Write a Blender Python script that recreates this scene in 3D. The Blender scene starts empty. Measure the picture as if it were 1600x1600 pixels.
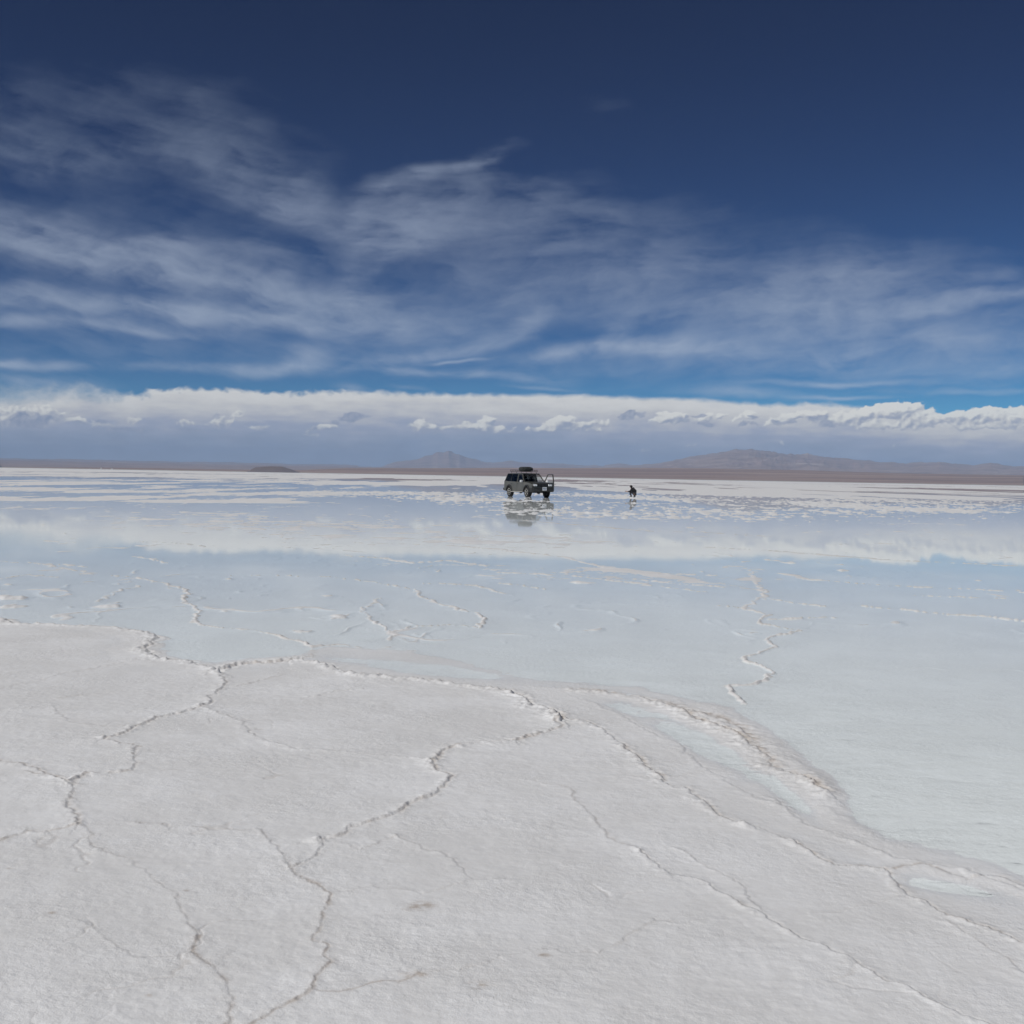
import bpy, bmesh, math, random
import numpy as np
from mathutils import Vector, Matrix

S = bpy.context.scene
COL = S.collection
R = math.radians
rng = random.Random(7)

# ------------------------------------------------------------------ camera
CAM_H = 1.57
FPX = 1933.0                      # focal length in pixels of the 1600 px photograph
PITCH = math.atan(55.8 / FPX)     # looking slightly down
ROLL = R(1.017)                   # horizon drops to the right
fwd = Vector((0, math.cos(PITCH), -math.sin(PITCH)))
up0 = Vector((0, math.sin(PITCH), math.cos(PITCH)))
rt0 = Vector((1, 0, 0))
RT = rt0 * math.cos(ROLL) + up0 * math.sin(ROLL)
UP = up0 * math.cos(ROLL) - rt0 * math.sin(ROLL)

cam_d = bpy.data.cameras.new("camera")
cam = bpy.data.objects.new("camera", cam_d)
COL.objects.link(cam)
cam_d.sensor_width = 36.0
cam_d.sensor_fit = 'HORIZONTAL'
cam_d.lens = FPX / 1600.0 * 36.0
cam_d.clip_start = 0.05
cam_d.clip_end = 200000.0
m = Matrix((RT, UP, -fwd)).transposed().to_4x4()
m.translation = Vector((0, 0, CAM_H))
cam.matrix_world = m
S.camera = cam

def ray(px, py):
    return fwd + RT * ((px - 800.0) / FPX) - UP * ((py - 800.0) / FPX)

def ground(px, py, z=0.0):
    d = ray(px, py)
    t = (z - CAM_H) / d.z
    return Vector((d.x * t, d.y * t, z))

def at_dist(px, py, D):
    """point of the ray through a pixel at forward distance D"""
    d = ray(px, py)
    t = D / d.y
    return Vector((d.x * t, D, CAM_H + d.z * t))

# ------------------------------------------------------------------ sun
SUN_AZ = Vector((-0.80, -0.60, 0)).normalized()
SUN_EL = R(44)
sun_dir = Vector((SUN_AZ.x * math.cos(SUN_EL), SUN_AZ.y * math.cos(SUN_EL), math.sin(SUN_EL)))
sd = bpy.data.lights.new("sun", 'SUN')
sd.energy = 3.2
sd.angle = R(0.53)
sd.color = (1.0, 0.975, 0.94)
so = bpy.data.objects.new("sun", sd)
COL.objects.link(so)
so.rotation_euler = sun_dir.to_track_quat('Z', 'Y').to_euler()

# ------------------------------------------------------------------ tagging
def tag(o, label=None, cat=None, group=None, kind=None):
    if label: o["label"] = label
    if cat: o["category"] = cat
    if group: o["group"] = group
    if kind: o["kind"] = kind
    return o

# ------------------------------------------------------------------ node helpers
class NT:
    """small expression builder over a node tree"""
    def __init__(self, tree):
        self.t = tree
    def node(self, typ, **kw):
        n = self.t.nodes.new(typ)
        for k, v in kw.items():
            setattr(n, k, v)
        return n
    def put(self, sock, v):
        if isinstance(v, F): v = v.s
        if isinstance(v, bpy.types.NodeSocket):
            self.t.links.new(v, sock)
        else:
            sock.default_value = v
    def math(self, op, *a, clamp=False):
        n = self.node('ShaderNodeMath', operation=op, use_clamp=clamp)
        for i, v in enumerate(a):
            self.put(n.inputs[i], v)
        return F(self, n.outputs[0])
    def xyz(self, x, y, z=0.0):
        n = self.node('ShaderNodeCombineXYZ')
        for i, v in enumerate((x, y, z)):
            self.put(n.inputs[i], v)
        return n.outputs[0]
    def sep(self, v):
        n = self.node('ShaderNodeSeparateXYZ')
        self.put(n.inputs[0], v)
        return [F(self, o) for o in n.outputs]
    def noise(self, vec, scale=1.0, detail=3.0, rough=0.5, lac=2.0, dist=0.0, out=0):
        n = self.node('ShaderNodeTexNoise')
        n.noise_dimensions = '3D'
        self.put(n.inputs['Vector'], vec)
        n.inputs['Scale'].default_value = scale
        n.inputs['Detail'].default_value = detail
        n.inputs['Roughness'].default_value = rough
        n.inputs['Lacunarity'].default_value = lac
        n.inputs['Distortion'].default_value = dist
        return F(self, n.outputs[0]) if out == 0 else n.outputs[1]
    def smooth(self, x, a, b, lo=0.0, hi=1.0):
        n = self.node('ShaderNodeMapRange', interpolation_type='SMOOTHSTEP')
        self.put(n.inputs['Value'], x)
        self.put(n.inputs['From Min'], a); self.put(n.inputs['From Max'], b)
        self.put(n.inputs['To Min'], lo); self.put(n.inputs['To Max'], hi)
        return F(self, n.outputs[0])
    def lin(self, x, a, b, lo=0.0, hi=1.0):
        n = self.node('ShaderNodeMapRange', interpolation_type='LINEAR')
        n.clamp = True
        self.put(n.inputs['Value'], x)
        self.put(n.inputs['From Min'], a); self.put(n.inputs['From Max'], b)
        self.put(n.inputs['To Min'], lo); self.put(n.inputs['To Max'], hi)
        return F(self, n.outputs[0])
    def ramp(self, x, stops, interp='LINEAR'):
        n = self.node('ShaderNodeValToRGB')
        cr = n.color_ramp
        cr.interpolation = interp
        while len(cr.elements) < len(stops):
            cr.elements.new(0.5)
        for e, (p, c) in zip(cr.elements, stops):
            e.position = p
            e.color = (c, c, c, 1) if isinstance(c, (int, float)) else (*c, 1)
        self.put(n.inputs[0], x)
        return n.outputs[0]
    def mix(self, fac, a, b):
        n = self.node('ShaderNodeMix', data_type='RGBA', blend_type='MIX')
        n.clamp_factor = True
        self.put(n.inputs[0], fac)
        self.put(n.inputs[6], (*a, 1) if isinstance(a, tuple) and len(a) == 3 else a)
        self.put(n.inputs[7], (*b, 1) if isinstance(b, tuple) and len(b) == 3 else b)
        return n.outputs[2]
    def mul(self, a, b):
        n = self.node('ShaderNodeMix', data_type='RGBA', blend_type='MULTIPLY')
        n.inputs[0].default_value = 1.0
        self.put(n.inputs[6], (*a, 1) if isinstance(a, tuple) and len(a) == 3 else a)
        self.put(n.inputs[7], (*b, 1) if isinstance(b, tuple) and len(b) == 3 else b)
        return n.outputs[2]

class F:
    def __init__(self, nt, s): self.n = nt; self.s = s
    def __add__(self, o): return self.n.math('ADD', self, o)
    __radd__ = __add__
    def __sub__(self, o): return self.n.math('SUBTRACT', self, o)
    def __rsub__(self, o): return self.n.math('SUBTRACT', o, self)
    def __mul__(self, o): return self.n.math('MULTIPLY', self, o)
    __rmul__ = __mul__
    def __truediv__(self, o): return self.n.math('DIVIDE', self, o)
    def max(self, o): return self.n.math('MAXIMUM', self, o)
    def min(self, o): return self.n.math('MINIMUM', self, o)
    def clamp(self): return self.n.math('ADD', self, 0.0, clamp=True)
# ------------------------------------------------------------------ world: clear high-altitude sky
W = bpy.data.worlds.new("World")
S.world = W
W.use_nodes = True
W.node_tree.nodes.clear()
N = NT(W.node_tree)
SKY_STRENGTH = 0.1
sky = N.node('ShaderNodeTexSky')
sky.sky_type = 'NISHITA'
sky.sun_disc = False
sky.sun_elevation = SUN_EL
sky.sun_rotation = math.atan2(sun_dir.x, sun_dir.y)
sky.altitude = 3650.0
sky.air_density = 0.6
sky.dust_density = 0.0
sky.ozone_density = 6.0
# thin dry air: a deeper, more contrasty blue than the sky model gives
sr = N.node('ShaderNodeSeparateColor')
W.node_tree.links.new(sky.outputs[0], sr.inputs[0])
cr_ = N.node('ShaderNodeCombineColor')
for i, (p, k) in enumerate(((2.05, 0.68), (2.15, 1.66), (1.76, 0.75))):
    v = N.math('POWER', F(N, sr.outputs[i]) * SKY_STRENGTH, p) * (k / SKY_STRENGTH)
    N.put(cr_.inputs[i], v)
bg = N.node('ShaderNodeBackground')
bg.inputs['Strength'].default_value = SKY_STRENGTH
W.node_tree.links.new(cr_.outputs[0], bg.inputs['Color'])
wo = N.node('ShaderNodeOutputWorld')
W.node_tree.links.new(bg.outputs[0], wo.inputs['Surface'])

# ------------------------------------------------------------------ numpy noise
_perm = np.random.RandomState(11).permutation(4096).astype(np.int32)
_ang = np.random.RandomState(12).rand(4096).astype(np.float32) * 2 * np.pi
_gx = np.cos(_ang); _gy = np.sin(_ang)

def _h(ix, iy, seed):
    return _perm[(_perm[(ix + seed * 131) & 4095] + iy) & 4095]

def gnoise(x, y, seed=0):
    """gradient noise, about -1..1"""
    x0 = np.floor(x); y0 = np.floor(y)
    fx = (x - x0).astype(np.float32); fy = (y - y0).astype(np.float32)
    ix = x0.astype(np.int64).astype(np.int32); iy = y0.astype(np.int64).astype(np.int32)
    u = fx * fx * fx * (fx * (fx * 6 - 15) + 10)
    v = fy * fy * fy * (fy * (fy * 6 - 15) + 10)
    def g(a, b):
        h = _h(ix + a, iy + b, seed)
        return _gx[h] * (fx - a) + _gy[h] * (fy - b)
    n0 = g(0, 0); n1 = g(1, 0); n2 = g(0, 1); n3 = g(1, 1)
    a = n0 + (n1 - n0) * u
    b = n2 + (n3 - n2) * u
    return (a + (b - a) * v) * 1.5

def fbm(x, y, octv=5, gain=0.5, lac=2.03, seed=0):
    s = 0.0; amp = 1.0; tot = 0.0
    for i in range(octv):
        s = s + gnoise(x + i * 17.3, y - i * 9.1, seed + i) * amp
        tot += amp
        amp *= gain; x = x * lac; y = y * lac
    return s / tot

def billow(x, y, octv=5, gain=0.5, lac=2.05, seed=0):
    s = 0.0; amp = 1.0; tot = 0.0
    for i in range(octv):
        s = s + (1.0 - 2.0 * np.abs(gnoise(x + i * 11.7, y + i * 5.3, seed + i))) * amp
        tot += amp
        amp *= gain; x = x * lac; y = y * lac
    return s / tot

def sstep(a, b, x):
    t = np.clip((x - a) / (b - a), 0, 1)
    return t * t * (3 - 2 * t)

# ------------------------------------------------------------------ cloud tables: x0, y0, x1, y1 (photo pixels turned into directions), half width, amount
CIRRUS = [
    # upper-left veil
    (-150, 160, 330, 215, 60, .13), (-100, 235, 230, 262, 34, .2), (240, 165, 500, 265, 45, .10),
    (120, 130, 420, 150, 40, .07),
    # diagonal band towards the plume
    (260, 225, 480, 300, 36, .22), (350, 285, 570, 350, 30, .30), (440, 330, 600, 380, 24, .16),
    # plume
    (565, 320, 700, 262, 22, .34), (650, 275, 775, 235, 13, .42), (580, 350, 720, 330, 34, .34), (575, 385, 700, 368, 26, .34),
    (640, 330, 860, 345, 46, .24), (560, 400, 600, 300, 24, .2), (690, 300, 760, 270, 30, .2),
    # big left streaks
    (-160, 335, 180, 395, 36, .62), (60, 375, 350, 440, 30, .50), (280, 420, 520, 480, 24, .46),
    (210, 385, 430, 400, 18, .22), (430, 460, 680, 490, 26, .36),
    (-120, 452, 260, 478, 22, .52), (160, 470, 470, 508, 20, .50), (360, 500, 620, 506, 18, .36),
    (-100, 503, 250, 512, 13, .52), (180, 516, 330, 527, 7, .26),
    (560, 400, 520, 500, 30, .22),
    # thin low streaks left
    (-100, 570, 130, 572, 7, .52), (-80, 592, 150, 600, 10, .30),
    (220, 580, 420, 576, 8, .34), (380, 580, 510, 556, 11, .46), (430, 552, 500, 545, 10, .26),
    (480, 572, 700, 546, 10, .30), (560, 572, 690, 580, 6, .46), (690, 580, 860, 592, 7, .30),
    (672, 562, 748, 557, 2.6, .55), (660, 548, 830, 520, 12, .30), (780, 520, 860, 495, 15, .34),
    (520, 520, 760, 510, 22, .18), (520, 600, 570, 610, 6, .2), (610, 602, 680, 608, 5, .25),
    # middle veil
    (700, 395, 1100, 400, 55, .24), (860, 330, 1190, 330, 34, .10), (1000, 420, 1150, 395, 30, .20),
    (640, 450, 960, 480, 40, .22), (880, 430, 1060, 470, 30, .18), (760, 300, 980, 330, 40, .14),
    (810, 560, 940, 545, 9, .42), (880, 548, 1080, 535, 11, .50), (955, 540, 1000, 495, 18, .30),
    (980, 545, 1180, 548, 12, .30),
    # right veil
    (1080, 490, 1400, 440, 46, .42), (1180, 440, 1420, 420, 30, .22), (1130, 520, 1480, 500, 34, .34),
    (1300, 480, 1560, 470, 30, .30), (1400, 478, 1660, 455, 13, .36), (1480, 440, 1610, 425, 12, .18),
    (1120, 560, 1460, 552, 18, .28), (1380, 540, 1680, 520, 26, .34), (1420, 575, 1680, 570, 16, .26),
    (1180, 602, 1460, 597, 4.5, .42), (1380, 612, 1640, 606, 5, .26), (1260, 622, 1400, 620, 3, .5),
    (1060, 612, 1250, 622, 8, .34), (800, 602, 900, 604, 3, .25),
    (890, 140, 1010, 175, 26, .05),
    (-100, 545, 700, 548, 26, .13), (700, 578, 1640, 578, 20, .17), (250, 400, 560, 425, 44, .13), (100, 300, 420, 380, 40, .08), (900, 470, 1300, 500, 40, .12), (1150, 380, 1600, 400, 40, .07),
]
TOP = [(-900, 640), (0, 622), (60, 618), (130, 612), (190, 622), (235, 613), (310, 609), (400, 614), (480, 617), (560, 615),
       (640, 616), (760, 618), (860, 618), (1000, 622), (1080, 625), (1140, 630), (1210, 634), (1260, 632), (1320, 636), (1360, 640), (1410, 646), (1480, 652), (1600, 650), (1900, 655)]
PUFFS = [
    (-60, 648, 40, 660, 16, .9), (10, 640, 60, 652, 10, .8), (55, 640, 90, 650, 12, 1.0), (90, 650, 150, 660, 9, .8), (150, 664, 180, 668, 6, .6),
    (200, 655, 225, 655, 9, .6), (270, 660, 320, 662, 6, .5), (330, 664, 365, 656, 9, .95), (365, 650, 385, 645, 9, .5), (385, 668, 420, 668, 6, .6),
    (470, 672, 520, 668, 4, .8), (500, 665, 530, 667, 4, .7), (470, 678, 510, 679, 3, .6),
    (640, 668, 690, 670, 6, 1.2), (645, 662, 668, 660, 6, 1.0), (672, 664, 686, 668, 5, .7),
    (708, 668, 790, 671, 6, 1.2), (718, 661, 742, 664, 7, .9), (752, 658, 772, 660, 9, 1.25), (775, 668, 792, 668, 6, .8),
    (822, 672, 890, 672, 6, 1.15), (850, 664, 895, 660, 8, 1.25), (868, 656, 892, 655, 6, .9),
    (900, 666, 930, 660, 6, 1.0), (915, 672, 945, 670, 4, .6), (936, 660, 956, 662, 5, .8),
    (1018, 655, 1062, 657, 7, 1.2), (1030, 648, 1068, 648, 5, 1.05), (1060, 650, 1075, 655, 5, .6),
    (1085, 655, 1120, 652, 6, .9), (1100, 648, 1112, 645, 4, .7), (1118, 652, 1135, 648, 5, .9), (1138, 655, 1150, 655, 5, .8),
    (1155, 652, 1185, 650, 6, 1.1), (1165, 645, 1180, 645, 4, .6), (1190, 660, 1230, 662, 6, .6),
    (1210, 654, 1260, 650, 6, 1.1), (1245, 645, 1295, 646, 5, 1.1), (1260, 656, 1310, 660, 6, .6),
    (1300, 655, 1360, 645, 9, 1.1), (1350, 648, 1410, 636, 10, 1.2), (1390, 640, 1440, 638, 9, 1.2), (1400, 656, 1460, 655, 13, 1.1),
    (1330, 664, 1400, 666, 8, .8), (1450, 650, 1520, 650, 8, 1.0), (1500, 648, 1560, 646, 9, 1.1), (1480, 665, 1560, 664, 8, .8),
    (1550, 650, 1640, 642, 11, 1.2), (1560, 665, 1640, 660, 9, .9), (1640, 650, 1800, 655, 10, 1.0),
    (995, 703, 1012, 704, 3, .7), (1070, 696, 1092, 697, 4, .65), (1215, 693, 1232, 694, 3, .7), (1385, 693, 1400, 694, 4, .5), (1535, 727, 1560, 728, 3, .5), (1270, 715, 1295, 716, 3, .5),
]
DARK = [
    (20, 650, 60, 656, 10, 1.1), (30, 664, 75, 660, 7, .9), (66, 655, 80, 653, 4, .8), (150, 657, 168, 659, 4, .8), (165, 668, 240, 673, 5, .7),
    (260, 668, 330, 674, 4, .6), (320, 655, 350, 650, 6, .5), (535, 653, 572, 649, 5, 1.3), (516, 660, 530, 661, 4, 1.0), (474, 671, 500, 669, 3, .9),
    (640, 676, 690, 677, 4, .5), (962, 652, 1004, 650, 5, 1.35), (975, 645, 1000, 645, 3, .7), (1066, 652, 1074, 650, 3, .8), (1080, 650, 1105, 649, 2.5, .9),
    (1080, 663, 1120, 664, 4, .8), (1165, 651, 1185, 651, 2.5, 1.0), (1150, 664, 1185, 664, 4, .8), (1205, 658, 1222, 660, 4, .8), (1225, 662, 1245, 661, 4, .9),
    (1268, 653, 1295, 653, 3, 1.1), (1275, 660, 1310, 663, 5, .7), (1415, 650, 1425, 650, 3, .8), (1395, 671, 1440, 670, 4, .5), (890, 674, 900, 660, 4, .5), (922, 652, 926, 652, 1.6, .9),
]

def uv(px, py):
    d = ray(px, py)
    return d.x / d.y * FPX, d.z / d.y * FPX

def strokes(U, V, rows):
    out = np.zeros(U.shape, np.float32)
    for x0, y0, x1, y1, w, amp in rows:
        u0, v0 = uv(x0, y0); u1, v1 = uv(x1, y1)
        L = math.hypot(u1 - u0, v1 - v0)
        ca, sa = (u1 - u0) / L, (v1 - v0) / L
        du = U - (u0 + u1) / 2; dv = V - (v0 + v1) / 2
        a = (du * ca + dv * sa) / (L * 0.52)
        b = (-du * sa + dv * ca) / w
        out += amp * np.exp(-(a * a + b * b))
    return out

def lerp3(t, stops):
    p = [s[0] for s in stops]
    return np.stack([np.interp(t, p, [s[1][k] for s in stops]) for k in range(3)], -1).astype(np.float32)

def over(rgb, a, c, ca):
    """layer colour c with cover ca over (rgb, a), straight alpha"""
    ao = ca + a * (1 - ca)
    k = np.where(ao > 1e-5, ca / np.maximum(ao, 1e-5), 0)[..., None]
    return rgb * (1 - k) + c * k, ao

def sky_clouds(U, V):
    U = U.astype(np.float32); V = V.astype(np.float32)
    # ---------------- cirrus
    w1 = fbm(U / 210, V / 120, 4, 0.55, seed=20); w2 = fbm(U / 210 + 9, V / 120 + 4, 4, 0.55, seed=30)
    pers = np.clip(V / 300, 0.12, 1.0)
    Uw = U + w1 * 75 * pers; Vw = V + w2 * 30 * pers
    Sg = strokes(Uw, Vw, CIRRUS)
    Uc = U + 260.0
    fan = np.sqrt(Uc * Uc + 26000.0) * 0.15 - Uc * 0.07
    Wf = V + w2 * 16 * pers - fan
    sq = 1.0 / np.clip(V / 260, 0.25, 1.25)          # finer towards the horizon
    fib = fbm(Uw / 190, Wf / 27 * sq ** 0.5, 6, 0.56, seed=40)
    fine = fbm(Uw / 85, Wf / 6.0 * sq ** 0.5, 4, 0.6, seed=50) + 0.5 * fbm(U / 34, V / 20, 4, 0.6, seed=55)
    wsp = fbm(U / 90 + fib * 0.6, V / 62 + w1, 6, 0.58, seed=60)
    d = Sg * (0.86 + 0.60 * fib + 0.13 * fine + 0.58 * wsp) + np.sqrt(np.clip(Sg, 0, 1)) * (0.11 * fib + 0.03 * fine + 0.13 * wsp) - 0.03
    cir = 1 - np.exp(-np.clip(d, 0, None) * 1.20)
    rgb = lerp3(V, [(100, (0.56, 0.60, 0.68)), (250, (0.39, 0.45, 0.55)), (420, (0.30, 0.355, 0.465)), (700, (0.21, 0.26, 0.355))])
    a = cir
    # ---------------- cloud bank
    xs = [uv(px, py) for px, py in TOP]
    Vtop = np.interp(U, [q[0] for q in xs], [q[1] for q in xs]).astype(np.float32)
    bl = billow(U / 46, V / 30, 5, 0.52, seed=70)
    b2 = fbm(U / 190, V / 42, 4, 0.55, seed=80)
    softw = np.interp(U, [-1600, uv(0, 640)[0], uv(150, 640)[0], uv(215, 640)[0], 600, 1000], [26, 26, 18, 4.5, 5.5, 6.0])
    edge = Vtop + (bl - 0.35) * np.interp(U, [-600, -250, 0, 300, 700], [13, 9, 4, 4, 9]) + b2 * 4 - V
    bank = sstep(-softw, softw, edge)
    t = V / Vtop + b2 * 0.16 + fbm(U / 70, V / 12, 5, 0.55, seed=90) * 0.17 + (bl - 0.3) * 0.05
    bcol = lerp3(t, [(-0.2, (0.235, 0.31, 0.44)), (0.08, (0.24, 0.30, 0.42)), (0.26, (0.225, 0.282, 0.40)), (0.46, (0.285, 0.33, 0.43)), (0.58, (0.345, 0.375, 0.47)),
                     (0.72, (0.49, 0.49, 0.515)), (0.86, (0.63, 0.615, 0.585)), (1.0, (0.71, 0.695, 0.655)), (1.2, (0.62, 0.625, 0.615))])
    # rain shafts and dim gaps low down
    sh = fbm(U / 75 + V / 60, V / 130, 4, 0.55, seed=100)
    low = sstep(85, 30, V)
    pt = fbm(U / 55 + 3, V / 16 + 1, 5, 0.55, seed=150)
    bcol = bcol * (1 + ((sh * 0.10 + pt * 0.20) * low)[..., None])
    rgb, a = over(rgb, a, bcol, bank)
    # ---------------- cumulus heads
    q1 = fbm(U / 34, V / 26, 4, 0.6, seed=110); q2 = fbm(U / 34 + 5, V / 26 + 8, 4, 0.6, seed=120)
    Up = U + q1 * 13; Vp = V + q2 * 8
    def heads(Ua, Va):
        return billow(Ua / 21 + q1 * 0.25, Va / 15 + q2 * 0.25, 4, 0.48, seed=130)
    B = heads(U, V)
    Bs = heads(U - 4.5, V + 3.5)
    P = strokes(Up, Vp, PUFFS)
    Ps = strokes(Up - 4.0, Vp + 4.0, PUFFS)
    hgt = P + (B - 0.3) * 0.46
    puff = sstep(0.40, 0.62, hgt)
    lit = np.clip(0.42 + (B - Bs) * 0.70 + (P - Ps) * 1.05 + (V - 82) * 0.011 + q1 * 0.15, 0, 1)
    pcol = lerp3(lit, [(0, (0.31, 0.34, 0.42)), (0.25, (0.42, 0.435, 0.48)), (0.55, (0.60, 0.59, 0.565)), (1, (0.80, 0.78, 0.71))])
    puff = puff * np.interp(V, [40, 64, 76], [0.30, 0.45, 0.95])
    rgb, a = over(rgb, a, pcol, puff.astype(np.float32))
    D = strokes(Up, Vp, DARK)
    dk = sstep(0.36, 0.70, D + (B - 0.3) * 0.5) * 0.85
    dcol = lerp3(np.clip(0.5 + (B - Bs) * 0.7, 0, 1), [(0, (0.19, 0.23, 0.34)), (1, (0.38, 0.40, 0.47))])
    rgb, a = over(rgb, a, dcol, dk)
    fade = sstep(4600, 3200, np.abs(U)) * sstep(1500, 1000, V)
    return rgb, a * fade

# ------------------------------------------------------------------ the clouds: a far dome patch in front, its cover computed per vertex
def grid_mesh(name, verts, nr, nc, attrs=None, smooth=True):
    """verts: (nr*nc, 3) row-major; faces wind so that normals follow +row x +col"""
    me = bpy.data.meshes.new(name)
    me.vertices.add(nr * nc)
    me.vertices.foreach_set('co', np.ascontiguousarray(verts, np.float32).ravel())
    i = np.arange((nr - 1) * nc, dtype=np.int32).reshape(nr - 1, nc)[:, :-1].ravel()
    q = np.stack([i, i + 1, i + nc + 1, i + nc], -1).astype(np.int32)
    nf = len(q)
    me.loops.add(nf * 4)
    me.loops.foreach_set('vertex_index', q.ravel())
    me.polygons.add(nf)
    me.polygons.foreach_set('loop_start', np.arange(0, nf * 4, 4, dtype=np.int32))
    me.polygons.foreach_set('use_smooth', np.full(nf, smooth))
    me.update(calc_edges=True)
    for k, v in (attrs or {}).items():
        if v.ndim == 2:
            a = me.attributes.new(k, 'FLOAT_COLOR', 'POINT')
            a.data.foreach_set('color', np.ascontiguousarray(v, np.float32).ravel())
        else:
            a = me.attributes.new(k, 'FLOAT', 'POINT')
            a.data.foreach_set('value', np.ascontiguousarray(v, np.float32).ravel())
    return me

def mat(name):
    mt = bpy.data.materials.new(name)
    mt.use_nodes = True
    mt.node_tree.nodes.clear()
    n = NT(mt.node_tree)
    out = n.node('ShaderNodeOutputMaterial')
    return mt, n, out

uu = np.concatenate([np.linspace(-4800, -1060, 60)[:-1], np.arange(-1060, 1061, 1.5), np.linspace(1060, 4800, 60)[1:]])
vv = np.concatenate([np.arange(-40, 30, 2.0), np.arange(30, 175, 0.9), np.arange(175, 330, 1.4), np.arange(330, 840, 2.2), np.linspace(845, 1500, 40)])
UU, VV = np.meshgrid(uu, vv)
crgb, calpha = sky_clouds(UU, VV)
dirs = np.stack([UU / FPX, np.ones_like(UU), VV / FPX], -1)
dirs /= np.linalg.norm(dirs, axis=-1, keepdims=True)
SKY_R = 90000.0
rgba = np.concatenate([crgb, calpha[..., None]], -1).reshape(-1, 4)
me = grid_mesh("sky", (dirs * SKY_R).reshape(-1, 3), len(vv), len(uu), {"cloud": rgba})
sky_o = bpy.data.objects.new("sky", me)
COL.objects.link(sky_o)
tag(sky_o, kind='structure')
mt, n, out = mat("cloud_light")
at = n.node('ShaderNodeAttribute', attribute_name='cloud')
em = n.node('ShaderNodeEmission')
n.t.links.new(at.outputs['Color'], em.inputs['Color'])
tr = n.node('ShaderNodeBsdfTransparent')
mx = n.node('ShaderNodeMixShader')
n.t.links.new(at.outputs['Alpha'], mx.inputs[0])
n.t.links.new(tr.outputs[0], mx.inputs[1]); n.t.links.new(em.outputs[0], mx.inputs[2])
n.t.links.new(mx.outputs[0], out.inputs['Surface'])
mt.cycles.emission_sampling = 'NONE'
me.materials.append(mt)

# ------------------------------------------------------------------ salt flat: one sheet, finer where the photo looks
H_ = CAM_H
f1 = FPX / 1600 * 1024                       # pixels of the scored picture per unit of slope
def rows():
    r = [0.25, 0.6, 1.0, 1.5, 2.0, 2.4, 2.75, 3.0]
    d = 3.0
    while d < 420:
        px = d * d / (H_ * f1)
        if d < 6.2: s = px * 0.75
        elif d < 20: s = px * 0.42
        else: s = min(px * 0.36, 0.42 if d < 115 else (0.9 if d < 160 else 2.2))
        d += s
        r.append(d)
    while d < 33000:
        d *= 1.035
        r.append(d)
    return np.array(r)
RR = rows()
half = R(27.0)
fine_az = np.arange(-half, half, 0.00098)
coarse = np.linspace(half, 2 * np.pi - half, 150)
AZ = np.concatenate([fine_az, coarse])        # clockwise from +Y; last joins first
AA, DD = np.meshgrid(AZ, RR)
GX = (np.sin(AA) * DD); GY = (np.cos(AA) * DD)

def to_px(X, Y):
    """photo pixel of a ground point (only used to carry traced outlines over to the ground)"""
    dz = -CAM_H
    a = Y * fwd.y + dz * fwd.z + X * fwd.x
    b = X * RT.x + Y * RT.y + dz * RT.z
    c = X * UP.x + Y * UP.y + dz * UP.z
    a = np.where(a < 0.2, 0.2, a)
    return 800 + FPX * b / a, 800 - FPX * c / a

PU, PV = to_px(GX, GY)

# shoreline between dry crust (near) and the flooded flat
SHORE = [(-400, 955), (0, 967), (25, 975), (75, 976), (165, 981), (220, 988), (242, 1000), (250, 1016), (262, 1026), (300, 1034), (345, 1043), (400, 1033), (460, 1027),
         (495, 1016), (520, 1010), (580, 1014), (640, 1018), (700, 1030), (760, 1046), (830, 1062), (900, 1068), (950, 1072), (1010, 1080), (1060, 1094),
         (1120, 1106), (1150, 1128), (1180, 1158), (1215, 1182), (1250, 1205), (1285, 1232), (1302, 1256), (1300, 1280), (1330, 1302), (1370, 1314),
         (1430, 1322), (1490, 1334), (1550, 1352), (1600, 1374), (1700, 1420), (2000, 1560)]
sw = [ground(*p) for p in SHORE]
saz = np.array([math.atan2(p.x, p.y) for p in sw]); srd = np.array([math.hypot(p.x, p.y) for p in sw])
for k in range(1, len(saz)):                 # keep it single valued in azimuth
    saz[k] = max(saz[k], saz[k - 1] + 1e-4)
wob = fbm(GX * 2.2, GY * 2.2, 4, 0.55, seed=201)
wob2 = fbm(GX * 7.0, GY * 7.0, 3, 0.55, seed=205)
AAs = np.where(AA > np.pi, AA - 2 * np.pi, AA)
shore_r = np.interp(AAs + (wob * 0.035 + wob2 * 0.012) / np.maximum(DD, 1.0) * 3.0, saz, srd, left=9.5, right=3.2)
srad = shore_r - DD                           # sign only: > 0 on the dry side
SX = GX + wob * 0.10 * np.minimum(DD, 14) / 6 + wob2 * 0.035; SY = GY + wob * 0.10 * np.minimum(DD, 14) / 6 - wob2 * 0.035
sabs = np.full(GX.shape, 50.0)
nearR = int(np.searchsorted(RR, 60.0))
SPX = [(p.x, p.y) for p in sw]
for (ax, ay), (bx, by) in zip(SPX[:-1], SPX[1:]):
    ex, ey = bx - ax, by - ay
    X = SX[:nearR]; Y = SY[:nearR]
    tt = np.clip(((X - ax) * ex + (Y - ay) * ey) / (ex * ex + ey * ey), 0, 1)
    sabs[:nearR] = np.minimum(sabs[:nearR], np.hypot(X - ax - ex * tt, Y - ay - ey * tt))
srad = np.interp(np.where(SY > 0, np.arctan2(SX, SY), AAs), saz, srd, left=9.5, right=3.2) - np.hypot(SX, SY)
sdist = np.sign(srad) * sabs

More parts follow.
